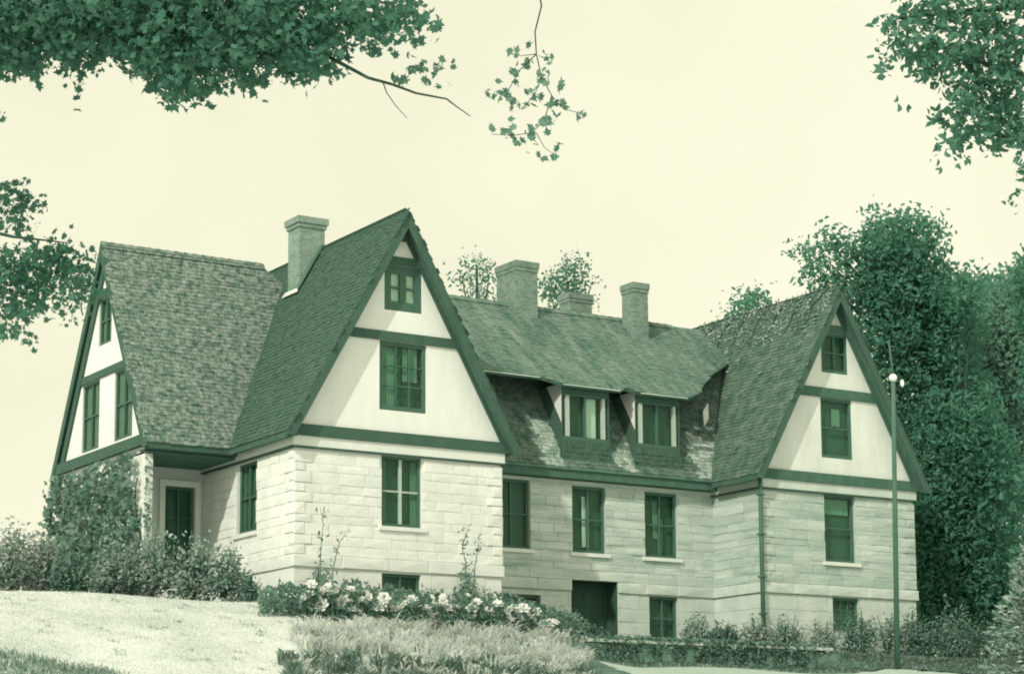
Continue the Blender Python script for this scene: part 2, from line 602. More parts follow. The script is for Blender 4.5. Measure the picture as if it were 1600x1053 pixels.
def shingles(parent, O, U, V, inside, u1, v1, m, expo=.155, wl=(.08, .22), lift=.024, u0=0.0, v0=0.0, name="shingle_courses"):
    """real lapped shingles on the plane O + u*U + v*V; inside(u, v) clips"""
    O, U, V = Vector(O), Vector(U).normalized(), Vector(V).normalized()
    Nn = U.cross(V)
    vs = []; fs = []
    v = v0
    r = random
    while v < v1:
        u = u0 - r.random() * .2
        while u < u1:
            wd = r.uniform(*wl)
            if inside(u + wd / 2, v + expo * .5):
                dv = r.uniform(-.022, .022)
                h = lift * r.uniform(.55, 1.5)
                g = .006
                L = expo * 1.25
                b = len(vs)
                pts = [(u + g, v + dv, 0), (u + wd - g, v + dv, 0), (u + wd - g, v + L, 0), (u + g, v + L, 0),
                       (u + g, v + dv, h), (u + wd - g, v + dv, h * r.uniform(.7, 1.2)), (u + wd - g, v + L, .006), (u + g, v + L, .006)]
                for (a, bb, c) in pts:
                    vs.append(O + U * a + V * bb + Nn * c)
                fs += [(b + 4, b + 5, b + 6, b + 7), (b, b + 1, b + 5, b + 4), (b + 3, b, b + 4, b + 7), (b + 1, b + 2, b + 6, b + 5)]
            u += wd
        v += expo
    mb = MB(); mb.v = [tuple(q) for q in vs]; mb.f = fs
    o = mb.build(name, m, parent)
    o["kind"] = "stuff"
    return o


# ------------------------------------------------------------------ terrain
YS = [-400, -60, -40, -20, -10, -6, -3, -0.5, 6, 30, 400]
ZL = [-8, -7, -6.9, -4.75, -2.75, -1.62, -.80, -.08, .1, .6, 3]
ZM = [-8, -7, -6.95, -4.9, -2.95, -2.05, -1.15, -.25, 0, .6, 3]
ZR = [-8, -7, -7.0, -4.95, -2.6, -2.05, -1.68, -1.45, -.9, .3, 3]
ZU = [-8, -7, -7.0, -4.95, -2.6, -2.05, -1.12, -.95, -.65, .3, 3]     # right, above the low wall


def sstep(x):
    x = np.clip(x, 0, 1)
    return x * x * (3 - 2 * x)


def zfun(x, y):
    x = np.asarray(x, float); y = np.asarray(y, float)
    zl = np.interp(y, YS, ZL); zm = np.interp(y, YS, ZM)
    zr = np.where(y > -3.1, np.interp(y, YS, ZU), np.interp(y, YS, ZR))
    soft = np.interp(y, YS, [-8, -7, -7.0, -4.95, -2.6, -2.0, -1.25, -1.05, -.65, .3, 3])
    e = sstep((x - 16.2) / 1.6)
    zr = zr * (1 - e) + soft * e
    a = sstep((x + 1.5) / 5.0)
    b = sstep((x - 6.0) / 2.6)
    z = zl * (1 - a) + zm * a
    z = z * (1 - b) + zr * b
    z = z + .05 * np.sin(x * .9 + 1) * np.cos(y * .7) * np.clip((14 - np.abs(y + 9)) / 6, 0, 1)
    return z


def ray(px, py):
    return CAM_F + CAM_R * ((px - 800) / FPX) - CAM_U * ((py - CY) / FPX)


def at(px, py, d):
    return CAM_P + ray(px, py) * d


def hit(px, py, d0=20., d1=92.):
    return hits(px, py, d0, d1)[0][0]


def hits(px, py, d0=38., d1=92.):
    px = np.atleast_1d(np.asarray(px, float)); py = np.atleast_1d(np.asarray(py, float))
    r_ = CAM_F + np.outer((px - 800) / FPX, CAM_R) - np.outer((py - CY) / FPX, CAM_U)
    out = CAM_P + r_ * d1
    done = np.zeros(len(px), bool)
    for d in np.arange(d0, d1, .12):
        p = CAM_P + r_ * d
        h = (~done) & (p[:, 2] < zfun(p[:, 0], p[:, 1]))
        out[h] = p[h]; done |= h
        if done.all(): break
    return out, done


def on_y(px, py, yw):
    """the point seen at this pixel on the upright plane y = yw"""
    r_ = ray(px, py)
    return CAM_P + r_ * ((yw - CAM_P[1]) / r_[1])


xs = np.unique(np.concatenate([np.linspace(-600, -40, 12), np.linspace(-40, -12, 15), np.arange(-12, 32, .4), np.linspace(32, 70, 14), np.linspace(70, 700, 12)]))
ys = np.unique(np.concatenate([np.linspace(-400, -60, 8), np.linspace(-60, -14, 24), np.arange(-14, 4, .3), [-3.101, -3.099], np.linspace(4, 40, 20), np.linspace(40, 800, 14)]))
XX, YY = np.meshgrid(xs, ys)
ZZ = zfun(XX, YY)
nx, ny = len(xs), len(ys)
mb = MB()
mb.v = [(float(a), float(b), float(c)) for a, b, c in zip(XX.ravel(), YY.ravel(), ZZ.ravel())]
mb.f = [(j * nx + i, j * nx + i + 1, (j + 1) * nx + i + 1, (j + 1) * nx + i) for j in range(ny - 1) for i in range(nx - 1)]
ground = mb.build("ground", M_LAWN, None, True)
ground["kind"] = "structure"


def sheet(name, poly, m, dz, step=.16, kind="structure", label=None, cat=None):
    """a draped sheet over the ground inside a polygon"""
    poly = np.array(poly, float)
    x0, y0 = poly.min(0); x1, y1 = poly.max(0)

    def ins(x, y):
        c = False
        j = len(poly) - 1
        for i in range(len(poly)):
            if (poly[i][1] > y) != (poly[j][1] > y) and x < (poly[j][0] - poly[i][0]) * (y - poly[i][1]) / (poly[j][1] - poly[i][1]) + poly[i][0]:
                c = not c
            j = i
        return c
    gx = np.arange(x0, x1 + step, step); gy = np.arange(y0, y1 + step, step)
    mb = MB()
    idx = {}

    def vid(i, j):
        if (i, j) not in idx:
            idx[(i, j)] = len(mb.v)
            x, y = gx[i] + .05 * math.sin(j * 1.7 + i), gy[j] + .05 * math.sin(i * 1.3 + j * .6)
            # stay above the coarser ground facets
            z = max(float(zfun(x + a, y + b)) for a in (-.2, 0, .2) for b in (-.15, 0, .15))
            mb.v.append((float(x), float(y), z + dz))
        return idx[(i, j)]
    for i in range(len(gx) - 1):
        for j in range(len(gy) - 1):
            if ins(gx[i] + step / 2, gy[j] + step / 2):
                mb.f.append((vid(i, j), vid(i + 1, j), vid(i + 1, j + 1), vid(i, j + 1)))
    o = mb.build(name, m, None, True)
    if kind: o["kind"] = kind
    return o


bed = sheet("flower_bed_soil", [(-2.2, 3.4), (-.4, -.6), (-.3, -2.2), (.9, -3.6), (1.3, -5.2), (2.6, -6.3), (4.0, -14), (6.3, -14), (7.3, -6.4), (8.3, -3.2), (8.2, 2.4), (7, 0), (0, 0)], M_EARTH, .045)
path = sheet("path", [(6.9, -5.0), (16, -5.3), (26, -6.2), (29, -16), (16, -16), (5, -16)], M_PATH, .06)
terrace = sheet("terrace_soil", [(8.6, -2.75), (16.4, -2.75), (16.8, -5.2), (27, -5.2), (27, 2.3), (8.6, 2.4)], M_EARTH, .045)
sheet("hedge_soil", [(-16, .6), (-2.2, .6), (-2.0, 3), (-2.9, 4), (-2.9, 12), (-16, 12)], M_EARTH, .045)
sheet("wood_floor", [(24.6, -5.5), (48, -9), (60, 40), (24.6, 40)], M_EARTH, .05, step=.9)

sheet("verge_soil", [(6.4, -3.12), (17, -3.12), (17, -5.2), (6.0, -5.2)], M_EARTH, .03)
# ------------------------------------------------------------------ the house
house = empty("stone_house", (0, 0, 0), "long pale stone house with three steep timbered gables and shingled roofs on the slope", "house")
SL = 1.77
ZC0, ZC1, ZB0, ZB1 = 4.45, 4.80, 4.80, 5.13
ZG = -1.6

FA = Fr((0, 0, 0), (1, 0, 0), (0, -1, 0))
FAS = Fr((0, 0, 0), (0, -1, 0), (-1, 0, 0))          # a = -y
FD = Fr((0, 2.5, 0), (1, 0, 0), (0, -1, 0))
FBS = Fr((17.0, 0, 0), (0, -1, 0), (-1, 0, 0))
FC = Fr((-2.95, 0, 0), (0, -1, 0), (-1, 0, 0))        # C gable, a = -y
FP = Fr((0, 6.2, 0), (1, 0, 0), (0, -1, 0))           # wall at the back of the porch


def storey(F, a0, a1, holes, bholes, ms, mo, mt, quoin=(0, 0), label=None, returns=(0, 0), frieze=True, fx=1):
    """one wall: basement, water table, main storey, frieze"""
    wall = wall_sheet(F, "wall", [(a0, ZG), (a1, ZG), (a1, ZB1), (a0, ZB1)], holes + bholes, mo, house)
    if label: wall["label"] = label
    lay_stones(F, wall, a0, a1, 1.40, ZC0 - .06, holes, ms, quoin=quoin)
    lay_stones(F, wall, a0, a1, -.75, 1.0, bholes + holes, mt, hc=.44, wl=(.8, 1.5), th=.02)
    # water table: a run of long dressed blocks, proud of both storeys
    x = a0 - returns[0] * .08
    e = a1 + returns[1] * .08
    while x < e - .01:
        x1 = min(e, x + random.uniform(1.1, 1.7))
        if e - x1 < .5: x1 = e
        rects = [(x, x1, 1.04, 1.38)]
        for h in holes + bholes:
            rects = subtract(rects, h)
        for (p, q, r_, s_) in rects:
            if q - p > .1:
                stone(F, wall, p + .006, q - .006, r_, s_, mt, 0, .085)
        x = x1
    if frieze:
        fbox(F, "frieze", mt, wall, a0 - returns[0] * .10 * fx, a1 + returns[1] * .10 * fx, ZC0 + .05, ZC1 - .003, 0.002, .10)
        fbox(F, "frieze_bead", M_TIMBER, wall, a0 - returns[0] * .12 * fx, a1 + returns[1] * .12 * fx, ZC0, ZC0 + .05, 0.002, .125)
    return wall


# A front
hA = (2.83, 4.19, 2.35, 4.45)
bA = (2.85, 4.15, .35, .98)
wA = storey(FA, 0, 6.95, [hA], [bA], M_STONE, M_MORTAR, M_TRIMSTONE, quoin=(1, 1), label="pale coursed stone wall under the large front gable", returns=(1, 1))
window(FA, house, *hA, lights=(2, 2), midpale=True, mid=.09, curtain=[(.06, .2, .05, .95, M_CURTAIN_D), (.8, .95, .05, .95, M_CURTAIN_D)])
window(FA, house, *bA, lights=(2, 1), sill=False)
# A left side
hAS = (-3.80, -2.45, 2.30, 4.42)
wAS = storey(FAS, -6.2, 0, [hAS], [], M_STONE, M_MORTAR, M_TRIMSTONE, quoin=(0, 1), label="sunlit side wall", returns=(0, 1), fx=0)
window(FAS, house, *hAS, lights=(2, 2), rd=.03)
# A right side, above D's front
FAR = Fr((6.95, 0, 0), (0, 1, 0), (1, 0, 0))
storey(FAR, 0, 2.5, [], [], M_STONE, M_MORTAR, M_TRIMSTONE, quoin=(1, 0), returns=(1, 0), fx=0)
# D front
hD0 = (8.28, 9.62, 2.28, 4.5)
hD1 = (11.24, 12.56, 2.28, 4.46)
hD2 = (14.13, 15.47, 2.28, 4.46)
door = (11.17, 13.0, -.75, 1.40)
bD0 = (8.6, 10.0, .36, .84)
bD1 = (14.26, 15.42, -.45, 1.0)
wD = storey(FD, 6.95, 17.0, [hD0, hD1, hD2, door], [bD0, bD1], M_STONE_D, M_MORTAR_D, M_TRIMSTONE_D, label="streaked stone wall of the recessed middle range", frieze=False)
fbox(FD, "cornice", M_TIMBER_B, wD, 6.97, 16.98, 4.62, 4.95, .002, .38)
fbox(FD, "frieze", M_TRIMSTONE_D, wD, 6.97, 16.98, 4.5, 4.6, .002, .06)
window(FD, house, *hD0, lights=(2, 2), curtain=[(.0, .3, .0, 1, M_CURTAIN_D)])
window(FD, house, *hD1, lights=(2, 2), curtain=[(.40, .60, .10, .86, M_CURTAIN)], label="tall window with a pale strip of curtain")
window(FD, house, *hD2, lights=(2, 2), curtain=[(.36, .52, .3, .86, M_CURTAIN_D), (.5, .66, .08, .6, M_CURTAIN_D)])
window(FD, house, *bD0, lights=(2, 1), sill=False)
window(FD, house, *bD1, lights=(2, 2), sill=False)
# garden door, deep in a dark opening
mb = MB()
FD.box(mb, 11.17, 11.27, -.75, 1.40, -.75, -.62); FD.box(mb, 12.9, 13.0, -.75, 1.40, -.75, -.62); FD.box(mb, 11.27, 12.9, 1.28, 1.40, -.75, -.62)
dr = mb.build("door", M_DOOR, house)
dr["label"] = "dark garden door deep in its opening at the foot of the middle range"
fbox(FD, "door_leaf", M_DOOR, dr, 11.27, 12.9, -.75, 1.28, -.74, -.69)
for i in range(2):
    for j in range(3):
        fbox(FD, "door_panel", M_DOOR, dr, 11.4 + i * .74, 11.98 + i * .74, -.6 + j * .62, -.1 + j * .62, -.69, -.672)
for q in ((11.171, 11.19), (12.98, 12.999)):
    fbox(FD, "door_reveal", M_DOOR, dr, q[0], q[1], -.75, 1.39, -.62, -.02)
fbox(FD, "door_lintel", M_DOOR, dr, 11.19, 12.98, 1.375, 1.39, -.62, -.02)
mb = MB(); mb.tube([FD.p(12.5, .3, -.69), FD.p(12.5, .3, -.63)], .03, 8); mb.build("knob", M_POLE, dr)
# B side and front
FB = Fr((17.0, 0, 0), (1, 0, 0), (0, -1, 0))
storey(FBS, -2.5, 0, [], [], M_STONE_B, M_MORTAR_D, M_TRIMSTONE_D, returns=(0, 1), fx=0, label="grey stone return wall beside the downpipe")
hB = (2.72, 4.08, 2.18, 4.45)
bB = (2.98, 4.12, -.15, 1.0)
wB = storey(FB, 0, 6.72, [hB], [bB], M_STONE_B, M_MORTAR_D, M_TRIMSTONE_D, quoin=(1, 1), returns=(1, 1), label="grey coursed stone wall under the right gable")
window(FB, house, *hB, lights=(1, 2), curtain=[(.1, .9, .72, .95, M_CURTAIN_D)])
window(FB, house, *bB, lights=(3, 3), sill=False, curtain=[(.12, .92, .12, .62, M_CURTAIN_D)], label="barred basement window with small bright panes")
FBR = Fr((23.72, 0, 0), (0, 1, 0), (1, 0, 0))
storey(FBR, 0, 11, [], [], M_STONE_B, M_MORTAR_D, M_TRIMSTONE_D, returns=(1, 0), fx=0)
# C: gable wall under ivy, porch
CY0, CY1, CC, CZ = 3.9, 10.85, 7.3, 11.65
wC = wall_sheet(FC, "wall", [(-CY1, ZG), (-CY0, ZG), (-CY0, ZB1), (-CY1, ZB1)], [], M_MORTAR, house)
wC["label"] = "left end wall hidden under ivy"
lay_stones(FC, wC, -CY1, -CY0, .0, 4.5, [], M_STONE, hc=.4, wl=(.7, 1.3))
# porch pier (end of the gable wall), white with ivy specks
FPP = Fr((-2.95, CY0, 0), (1, 0, 0), (0, -1, 0))
pier = wall_sheet(FPP, "porch_pier", [(0, ZG), (.26, ZG), (.26, 4.6), (0, 4.6)], [], M_MORTAR, house)
lay_stones(FPP, pier, 0, .26, .0, 4.5, [], M_STONE, hc=.33, wl=(.26, .27))
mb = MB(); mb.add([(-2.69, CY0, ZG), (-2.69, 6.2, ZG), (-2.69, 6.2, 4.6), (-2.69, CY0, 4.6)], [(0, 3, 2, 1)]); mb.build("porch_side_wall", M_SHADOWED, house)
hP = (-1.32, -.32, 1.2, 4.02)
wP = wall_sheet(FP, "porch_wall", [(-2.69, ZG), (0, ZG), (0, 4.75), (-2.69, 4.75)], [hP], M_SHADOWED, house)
window(FP, house, *hP, lights=(2, 3), sill=False, label="dark glazed door inside the recessed porch")
for (q0, q1, q2, q3) in ((hP[0] - .18, hP[0], 1.2, 4.2), (hP[1], hP[1] + .18, 1.2, 4.2), (hP[0], hP[1], 4.02, 4.2)):
    fbox(FP, "door_surround", M_TRIMSTONE, wP, q0, q1, q2, q3, .002, .08)
mb = MB(); mb.box(-2.95, .0, 3.75, 6.2, 4.58, 4.64); mb.build("porch_ceiling", M_TIMBER_B, house)
mb = MB(); mb.box(-2.69, 0, 3.9, 6.2, -.2, .95); mb.build("porch_floor", M_TRIMSTONE, house)


# gables
def gable(F, cen, zt, half, cols, mp, mt, label, left_trim=.3, right_trim=.3):
    """timber framed gable: cols = (lower windows, upper window, small triangle z)"""
    lowers, upper, zmid0, zmid1, ztri = cols
    rl = lambda z: (zt - z) / SL
    holes = list(lowers) + [upper]
    z0 = ZB1
    outer = [(cen - rl(z0) + .1, z0), (cen + rl(z0) - .1, z0), (cen, zt - .18)]
    g = wall_sheet(F, "gable_panel", outer, holes, mp, house, c=0.0, depth=.25)
    g["label"] = label
    fbox(F, "tie_beam", mt, g, cen - rl(ZB0) + .12, cen + rl(ZB0) - .12, ZB0, ZB1, .002, .16)
    fbox(F, "collar_beam", mt, g, cen - rl(zmid1) + .15, cen + rl(zmid1) - .15, zmid0, zmid1, .003, .06)
    zt0 = upper[3]
    fbox(F, "top_beam", mt, g, cen - rl(ztri) + .1, cen + rl(ztri) - .1, zt0, ztri, .003, .06)
    for sgn, tr in ((-1, left_trim), (1, right_trim)):
        mb = MB()
        def X(z, off): return cen + sgn * (rl(z) - off)
        poly = [(X(ZB1, .02), ZB1), (X(ZB1, tr), ZB1), (X(zt - .7, tr), zt - .7), (X(zt - .7, .02), zt - .7)]
        if tr > rl(zt - .7): poly = [(X(ZB1, .02), ZB1), (X(ZB1, tr), ZB1), (cen + sgn * .02, zt - tr * SL - .02), (cen + sgn * .02, zt - .05)]
        if sgn < 0: pass
        area = sum(poly[i][0] * poly[(i + 1) % 4][1] - poly[(i + 1) % 4][0] * poly[i][1] for i in range(4))
        if area < 0: poly = poly[::-1]
        F.prism(mb, poly, .004, .075)
        mb.build("raking_timber", mt, g)
    mb = MB()
    F.prism(mb, [(cen - .42, zt - .74 - .1), (cen + .42, zt - .74 - .1), (cen + .02, zt - .1), (cen - .02, zt - .1)], .005, .07)
    mb.build("apex_board", mt, g)
    return g


A_L = [(2.76, 4.36, 5.80, 7.88)]
gA = gable(FA, 3.48, 11.8, 0, (A_L, (2.92, 4.2, 8.82, 10.2), 7.88, 8.16, 10.46), M_STUCCO, M_TIMBER, "bright stucco gable between dark timbers")
window(FA, house, *A_L[0], lights=(3, 3), sill=False, fw=.13, curtain=[(.12, .36, .06, .95, M_CURTAIN_D), (.55, .85, .45, .95, M_CURTAIN_D)], recess=.06,
       label="broad dark window in the large front gable")
# the four bright panes
a0, a1, b0, b1 = 2.92, 4.2, 8.82, 10.2
wt = window(FA, house, a0, a1, b0, b1, lights=(2, 2), sill=False, fw=.24, mid=.22, recess=.03, label="attic window with four bright panes")
fbox(FA, "blind", M_CURTAIN, wt, a0 + .2, a1 - .2, b0 + .2, b1 - .2, -.14, -.13)
B_L = [(2.70, 4.08, 5.70, 7.75)]
gB = gable(FB, 3.34, 11.55, 0, (B_L, (2.80, 3.98, 8.62, 10.0), 7.75, 8.08, 10.28), M_STUCCO_B, M_TIMBER_B, "dull stucco gable of the right wing")
window(FB, house, *B_L[0], lights=(1, 2), sill=False, fw=.1, recess=.05, curtain=[(.45, .7, .55, .85, M_CURTAIN_D)])
window(FB, house, 2.80, 3.98, 8.62, 10.0, lights=(2, 2), sill=False, fw=.1, recess=.05)
C_L = [(-9.0, -7.55, 5.25, 7.42), (-6.35, -4.9, 5.25, 7.42)]
gC = gable(FC, -CC, CZ, 0, (C_L, (-7.75, -6.7, 8.45, 9.95), 7.42, 7.66, 10.2), M_STUCCO, M_TIMBER, "stucco gable at the left end", left_trim=.62)
for h in C_L:
    window(FC, house, *h, lights=(2, 2), sill=False, recess=.05, rd=.02)
window(FC, house, -7.75, -6.7, 8.45, 9.95, lights=(2, 2), sill=False, recess=.05, rd=.02)

# --- roofs
TH = .14


def plane_roof(name, pts, m, parent=house, th=TH, label=None):
    mb = MB(); mb.slab(pts, th)
    o = mb.build(name, m, parent)
    if label: o["label"] = label
    return o


def side_roof(cx, zt, side, y0, y1, zeave, msh, label, umax=None):
    """slope of a ridge running in y; side -1 faces -x"""
    hw = (zt - zeave) / SL
    xe = cx + side * hw
    P = [(xe, y0, zeave), (xe, y1, zeave), (cx, y1, zt), (cx, y0, zt)]
    if side < 0: P = [P[0], P[3], P[2], P[1]]
    rf = plane_roof("roof", P, M_ROOF, label=label)
    # boards proud of the boarding
    L = math.hypot(hw, zt - zeave)
    if side < 0:
        O = (xe, y1, zeave); U = (0, -1, 0); V = (hw, 0, zt - zeave)
    else:
        O = (xe, y0, zeave); U = (0, 1, 0); V = (-hw, 0, zt - zeave)
    u1 = y1 - y0
    shingles(rf, O, U, V, lambda u, v: (-.02 < u < u1 + .02) and v < L, u1, L, msh)
    # bargeboards on the front edge
    return rf


OV = .47
rAL = side_roof(3.48, 11.8, -1, -OV, 13.0, 4.85, M_SH_A, "steep dark shingled slope left of the large gable")
rAR = side_roof(3.48, 11.8, 1, -OV, 9.0, 4.85, M_SH_A, "steep slope right of the large gable")
rBL = side_roof(20.34, 11.55, -1, -OV, 12.0, 4.85, M_SH_B, "ragged steep slope left of the right gable")
rBR = side_roof(20.34, 11.55, 1, -OV, 12.0, 4.85, M_SH_A, "steep slope on the far right")


def barge(F, cen, zt, c0, name="bargeboard", parent=None, zb=4.72):
    for sgn in (-1, 1):
        mb = MB()
        X = lambda z, off: cen + sgn * ((zt - z) / SL - off)
        h = .30
        poly = [(X(zb, 0), zb), (X(zb, h), zb), (cen + sgn * .004, zt - h * SL), (cen + sgn * .004, zt - .004)]
        ar = sum(poly[i][0] * poly[(i + 1) % 4][1] - poly[(i + 1) % 4][0] * poly[i][1] for i in range(4))
        if ar < 0: poly = poly[::-1]
        F.prism(mb, poly, c0 - .05, c0)
        mb.build(name, M_TIMBER, parent)


barge(FA, 3.48, 11.8, OV + .012, parent=rAL)
barge(FB, 3.34, 11.55, OV + .012, parent=rBL)

# C roof
ze = 4.85
ye = CC - (CZ - ze) / SL
Cx0 = -3.12
kx = 3.48 - (11.8 - CZ) / SL - CC          # valley: x = y + kx
V3 = lambda x, y: (x, y, CZ - SL * (CC - y))
pts = [V3(Cx0, ye), V3(ye + kx + .15, ye), V3(6.9 + kx + .15, 6.9), V3(2.36, CC), V3(Cx0, CC)]
rC = plane_roof("roof", pts, M_ROOF, label="mossy speckled shingle slope over the porch")
Lc = math.hypot(CC - ye, CZ - ze)


def insC(u, v):
    x = Cx0 + u; y = ye + (CC - ye) * v / Lc
    if x < Cx0 - .03 or v > Lc: return False
    if y < 6.9: return x < y + kx + .1
    t = (y - 6.9) / (CC - 6.9)
    return x < (6.9 + kx) * (1 - t) + 2.36 * t


shingles(rC, (Cx0, ye, ze), (1, 0, 0), (0, CC - ye, CZ - ze), insC, 7, Lc, M_SH_C)
P = [(Cx0, CC, CZ), (2.36, CC, CZ), (2.36, CC + (CC - ye), ze), (Cx0, CC + (CC - ye), ze)]
rCb = plane_roof("roof", P, M_ROOF, label="rear slope of the left wing")
barge(FC, -CC, CZ, .17 + .012, parent=rC)
# ridge caps on C: small lapped pieces
x = Cx0
while x < 2.3:
    for s_ in (-1, 1):
        mb = MB()
        q = [(x, CC, CZ + .07), (x + .33, CC, CZ + .045), (x + .33, CC + s_ * .14, CZ + .045 - .23), (x, CC + s_ * .14, CZ + .07 - .23)]
        if s_ > 0: q = q[::-1]
        # facing outwards
        mb.slab(q, -.02 if False else .02)
        mb.build("ridge_shingle", M_SH_C, rC)
    x += .31

# D roofs
DE, DR = 2.1, 6.0
ZU0, SU = 7.75, .86
zs_ = lambda y: 4.98 + SL * (y - DE)
zu_ = lambda y: ZU0 + SU * (y - DE)
yt = 5.0
plane_P = [(6.6, DE - .05, zs_(DE - .05)), (17.6, DE - .05, zs_(DE - .05)), (20.2, yt, zs_(yt)), (4.0, yt, zs_(yt))]
rDs = plane_roof("roof", plane_P, M_ROOF, label="lower steep slope behind the dormers")
Ls = math.hypot(yt - DE, SL * (yt - DE))
dorm = [(10.74, 12.62), (13.66, 15.50)]


def insDs(u, v):
    x = 6.6 + u; y = DE + (yt - DE) * v / Ls
    if x > 17.4 + (y - DE): return False
    for d0, d1 in dorm:
        if d0 < x < d1 and 2.24 < y: return False
    return v < Ls




def litDs(u, v):  # outline of the sunlit strips painted with the paler shingles
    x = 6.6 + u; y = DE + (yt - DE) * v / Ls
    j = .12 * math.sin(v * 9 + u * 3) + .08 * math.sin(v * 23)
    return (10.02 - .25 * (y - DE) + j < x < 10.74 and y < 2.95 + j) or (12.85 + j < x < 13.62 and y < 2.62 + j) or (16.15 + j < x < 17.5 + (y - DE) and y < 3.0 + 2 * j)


shingles(rDs, (6.6, DE, zs_(DE)), (1, 0, 0), (0, 1, SL), lambda u, v: insDs(u, v) and not litDs(u, v), 13.5, Ls, M_SH_S)
lit_ = shingles(rDs, (6.6, DE, zs_(DE)), (1, 0, 0), (0, 1, SL), lambda u, v: insDs(u, v) and litDs(u, v), 13.5, Ls, M_SH_LIT, name="sunlit_shingle_courses")
lit_["label"] = "shingles coloured pale as sunlit strips between the dormers and in the right valley"
eave = [(4.6, 2.22), (9.95, 2.22), (10.25, 2.12), (10.6, 2.0), (12.95, 2.0), (13.1, 2.12), (13.25, 2.12), (13.7, 2.0), (15.7, 2.0), (16.35, 2.3), (17.0, 2.85), (17.9, 3.5), (19.3, 4.3)]
P = [(a, b, zu_(b)) for a, b in eave] + [(19.3, DR, zu_(DR)), (4.0, DR, zu_(DR))]
rDu = plane_roof("roof", P, M_ROOF, th=.12, label="shallow faded upper slope over the dormers")
Lu = math.hypot(DR - DE, SU * (DR - DE))


def insDu(u, v):
    x = 4.6 + u; y = 1.9 + (DR - 1.9) * v / Lu2
    e = np.interp(x, [q[0] for q in eave], [q[1] for q in eave])
    return y > e + .04 and v < Lu2


Lu2 = math.hypot(DR - 1.9, SU * (DR - 1.9))
shingles(rDu, (4.6, 1.9, zu_(1.9)), (1, 0, 0), (0, 1, SU), insDu, 14.7, Lu2, M_SH_D)
for a, b in ((0, 1), (3, 4), (7, 8)):
    p, q = eave[a], eave[b]
    mb = MB()
    mb.box(max(p[0], 5.9), q[0] - .1, p[1] - .045, p[1] - .002, zu_(p[1]) - .045, zu_(p[1]) - .012)
    mb.build("eave_board", M_TRIMSTONE_D, rDu)
P = [(4.0, DR, zu_(DR)), (19.3, DR, zu_(DR)), (19.3, 11.0, 6.8), (4.0, 11.0, 6.8)]
plane_roof("roof", P, M_ROOF, label="rear slope of the middle range")
x = 4.4
while x < 17.9:
    for s_ in (-1, 1):
        mb = MB()
        z = zu_(DR)
        q = [(x, DR, z + .07), (x + .36, DR, z + .05), (x + .36, DR + s_ * .16, z - .11), (x, DR + s_ * .16, z - .09)]
        if s_ > 0: q = q[::-1]
        mb.slab(q, .02)
        mb.build("ridge_shingle", M_SH_D, rDu)
    x += .34
# dormers
for k, (d0, d1) in enumerate(dorm):
    FDm = Fr((0, 2.3, 0), (1, 0, 0), (0, -1, 0))
    zb, ztop = 5.3, 7.78
    win = (d0 + .05, d1 - .05, 5.93, 7.44)
    dm = wall_sheet(FDm, "dormer", [(d0, 5.0), (d1, 5.0), (d1, ztop), (d0, ztop)], [win], M_TIMBER, house, depth=.15)
    dm["label"] = ("left dormer with a pale blind behind its glass", "right dormer with dark windows")[k]
    # apron of shingles under the window
    shingles(dm, (d0, 2.25, 5.2), (1, 0, 0), (0, .05, 1), lambda u, v: 0 < u < d1 - d0 and v < .66, d1 - d0, .68, M_SH_A, expo=.15)
    # three lights with stout posts
    wdt = (win[1] - win[0])
    cuts = (.0, .17, .52, .86, 1.0) if k == 0 else (.0, .17, .5, .84, 1.0)
    xs_ = [win[0] + wdt * c for c in cuts]
    fbox(FDm, "window_sill", M_FRAME, dm, win[0], win[1], win[2], win[2] + .1, -.13, -.03)
    fbox(FDm, "window_head", M_FRAME, dm, win[0], win[1], win[3] - .08, win[3], -.13, -.03)
    for c_, wd_, mm in ((.115, .15, M_FRAME_L), (.50, .08, M_FRAME), (.915, .12, M_FRAME_L)):
        xx = win[0] + wdt * c_
        fbox(FDm, "window_post", mm, dm, xx - wd_ / 2, xx + wd_ / 2, win[2] + .1, win[3] - .08, -.14, -.02)
    for c0_, c1_ in ((.17, .47), (.53, .86)):
        fbox(FDm, "pane", M_GLASS, dm, win[0] + wdt * c0_, win[0] + wdt * c1_, win[2] + .1, win[3] - .08, -.1, -.094)
    fbox(FDm, "room_dark_board", M_ROOM, dm, win[0] - .02, win[1] + .02, win[2] - .05, win[3] + .05, -.34, -.30)
    if k == 0:
        fbox(FDm, "blind", M_CURTAIN, dm, win[0] + wdt * .53, win[0] + wdt * .80, win[2] + .13, win[3] - .08, -.22, -.20)
    for xx, sd in ((d0, -1), (d1, 1)):
        t = .04 * sd
        ysl = lambda z: DE + (z - 4.98) / SL
        up_ = [(xx, 2.305, 6.45), (xx, 2.305, 7.74), (xx, 3.15, 7.74)]
        lo_ = [(xx, 2.305, 5.3), (xx, 2.305, 6.45), (xx, 3.15, 7.74), (xx, ysl(7.74) + .05, 7.74), (xx, ysl(5.3) + .05, 5.3)]
        for q, mm, nm in ((up_, M_STUCCO if sd < 0 else M_SH_A, "dormer_cheek"), (lo_, M_SH_A, "shingled_cheek")):
            kk = len(q)
            mb = MB()
            f1_ = tuple(range(kk)); f2_ = tuple(range(2 * kk - 1, kk - 1, -1))
            mb.add(q + [(a - t, b, c) for a, b, c in q], [f1_ if sd > 0 else f1_[::-1], f2_ if sd > 0 else f2_[::-1]] + [(a_, a_ + kk, (a_ + 1) % kk + kk, (a_ + 1) % kk) for a_ in range(kk)])
            mb.build(nm, mm, dm)
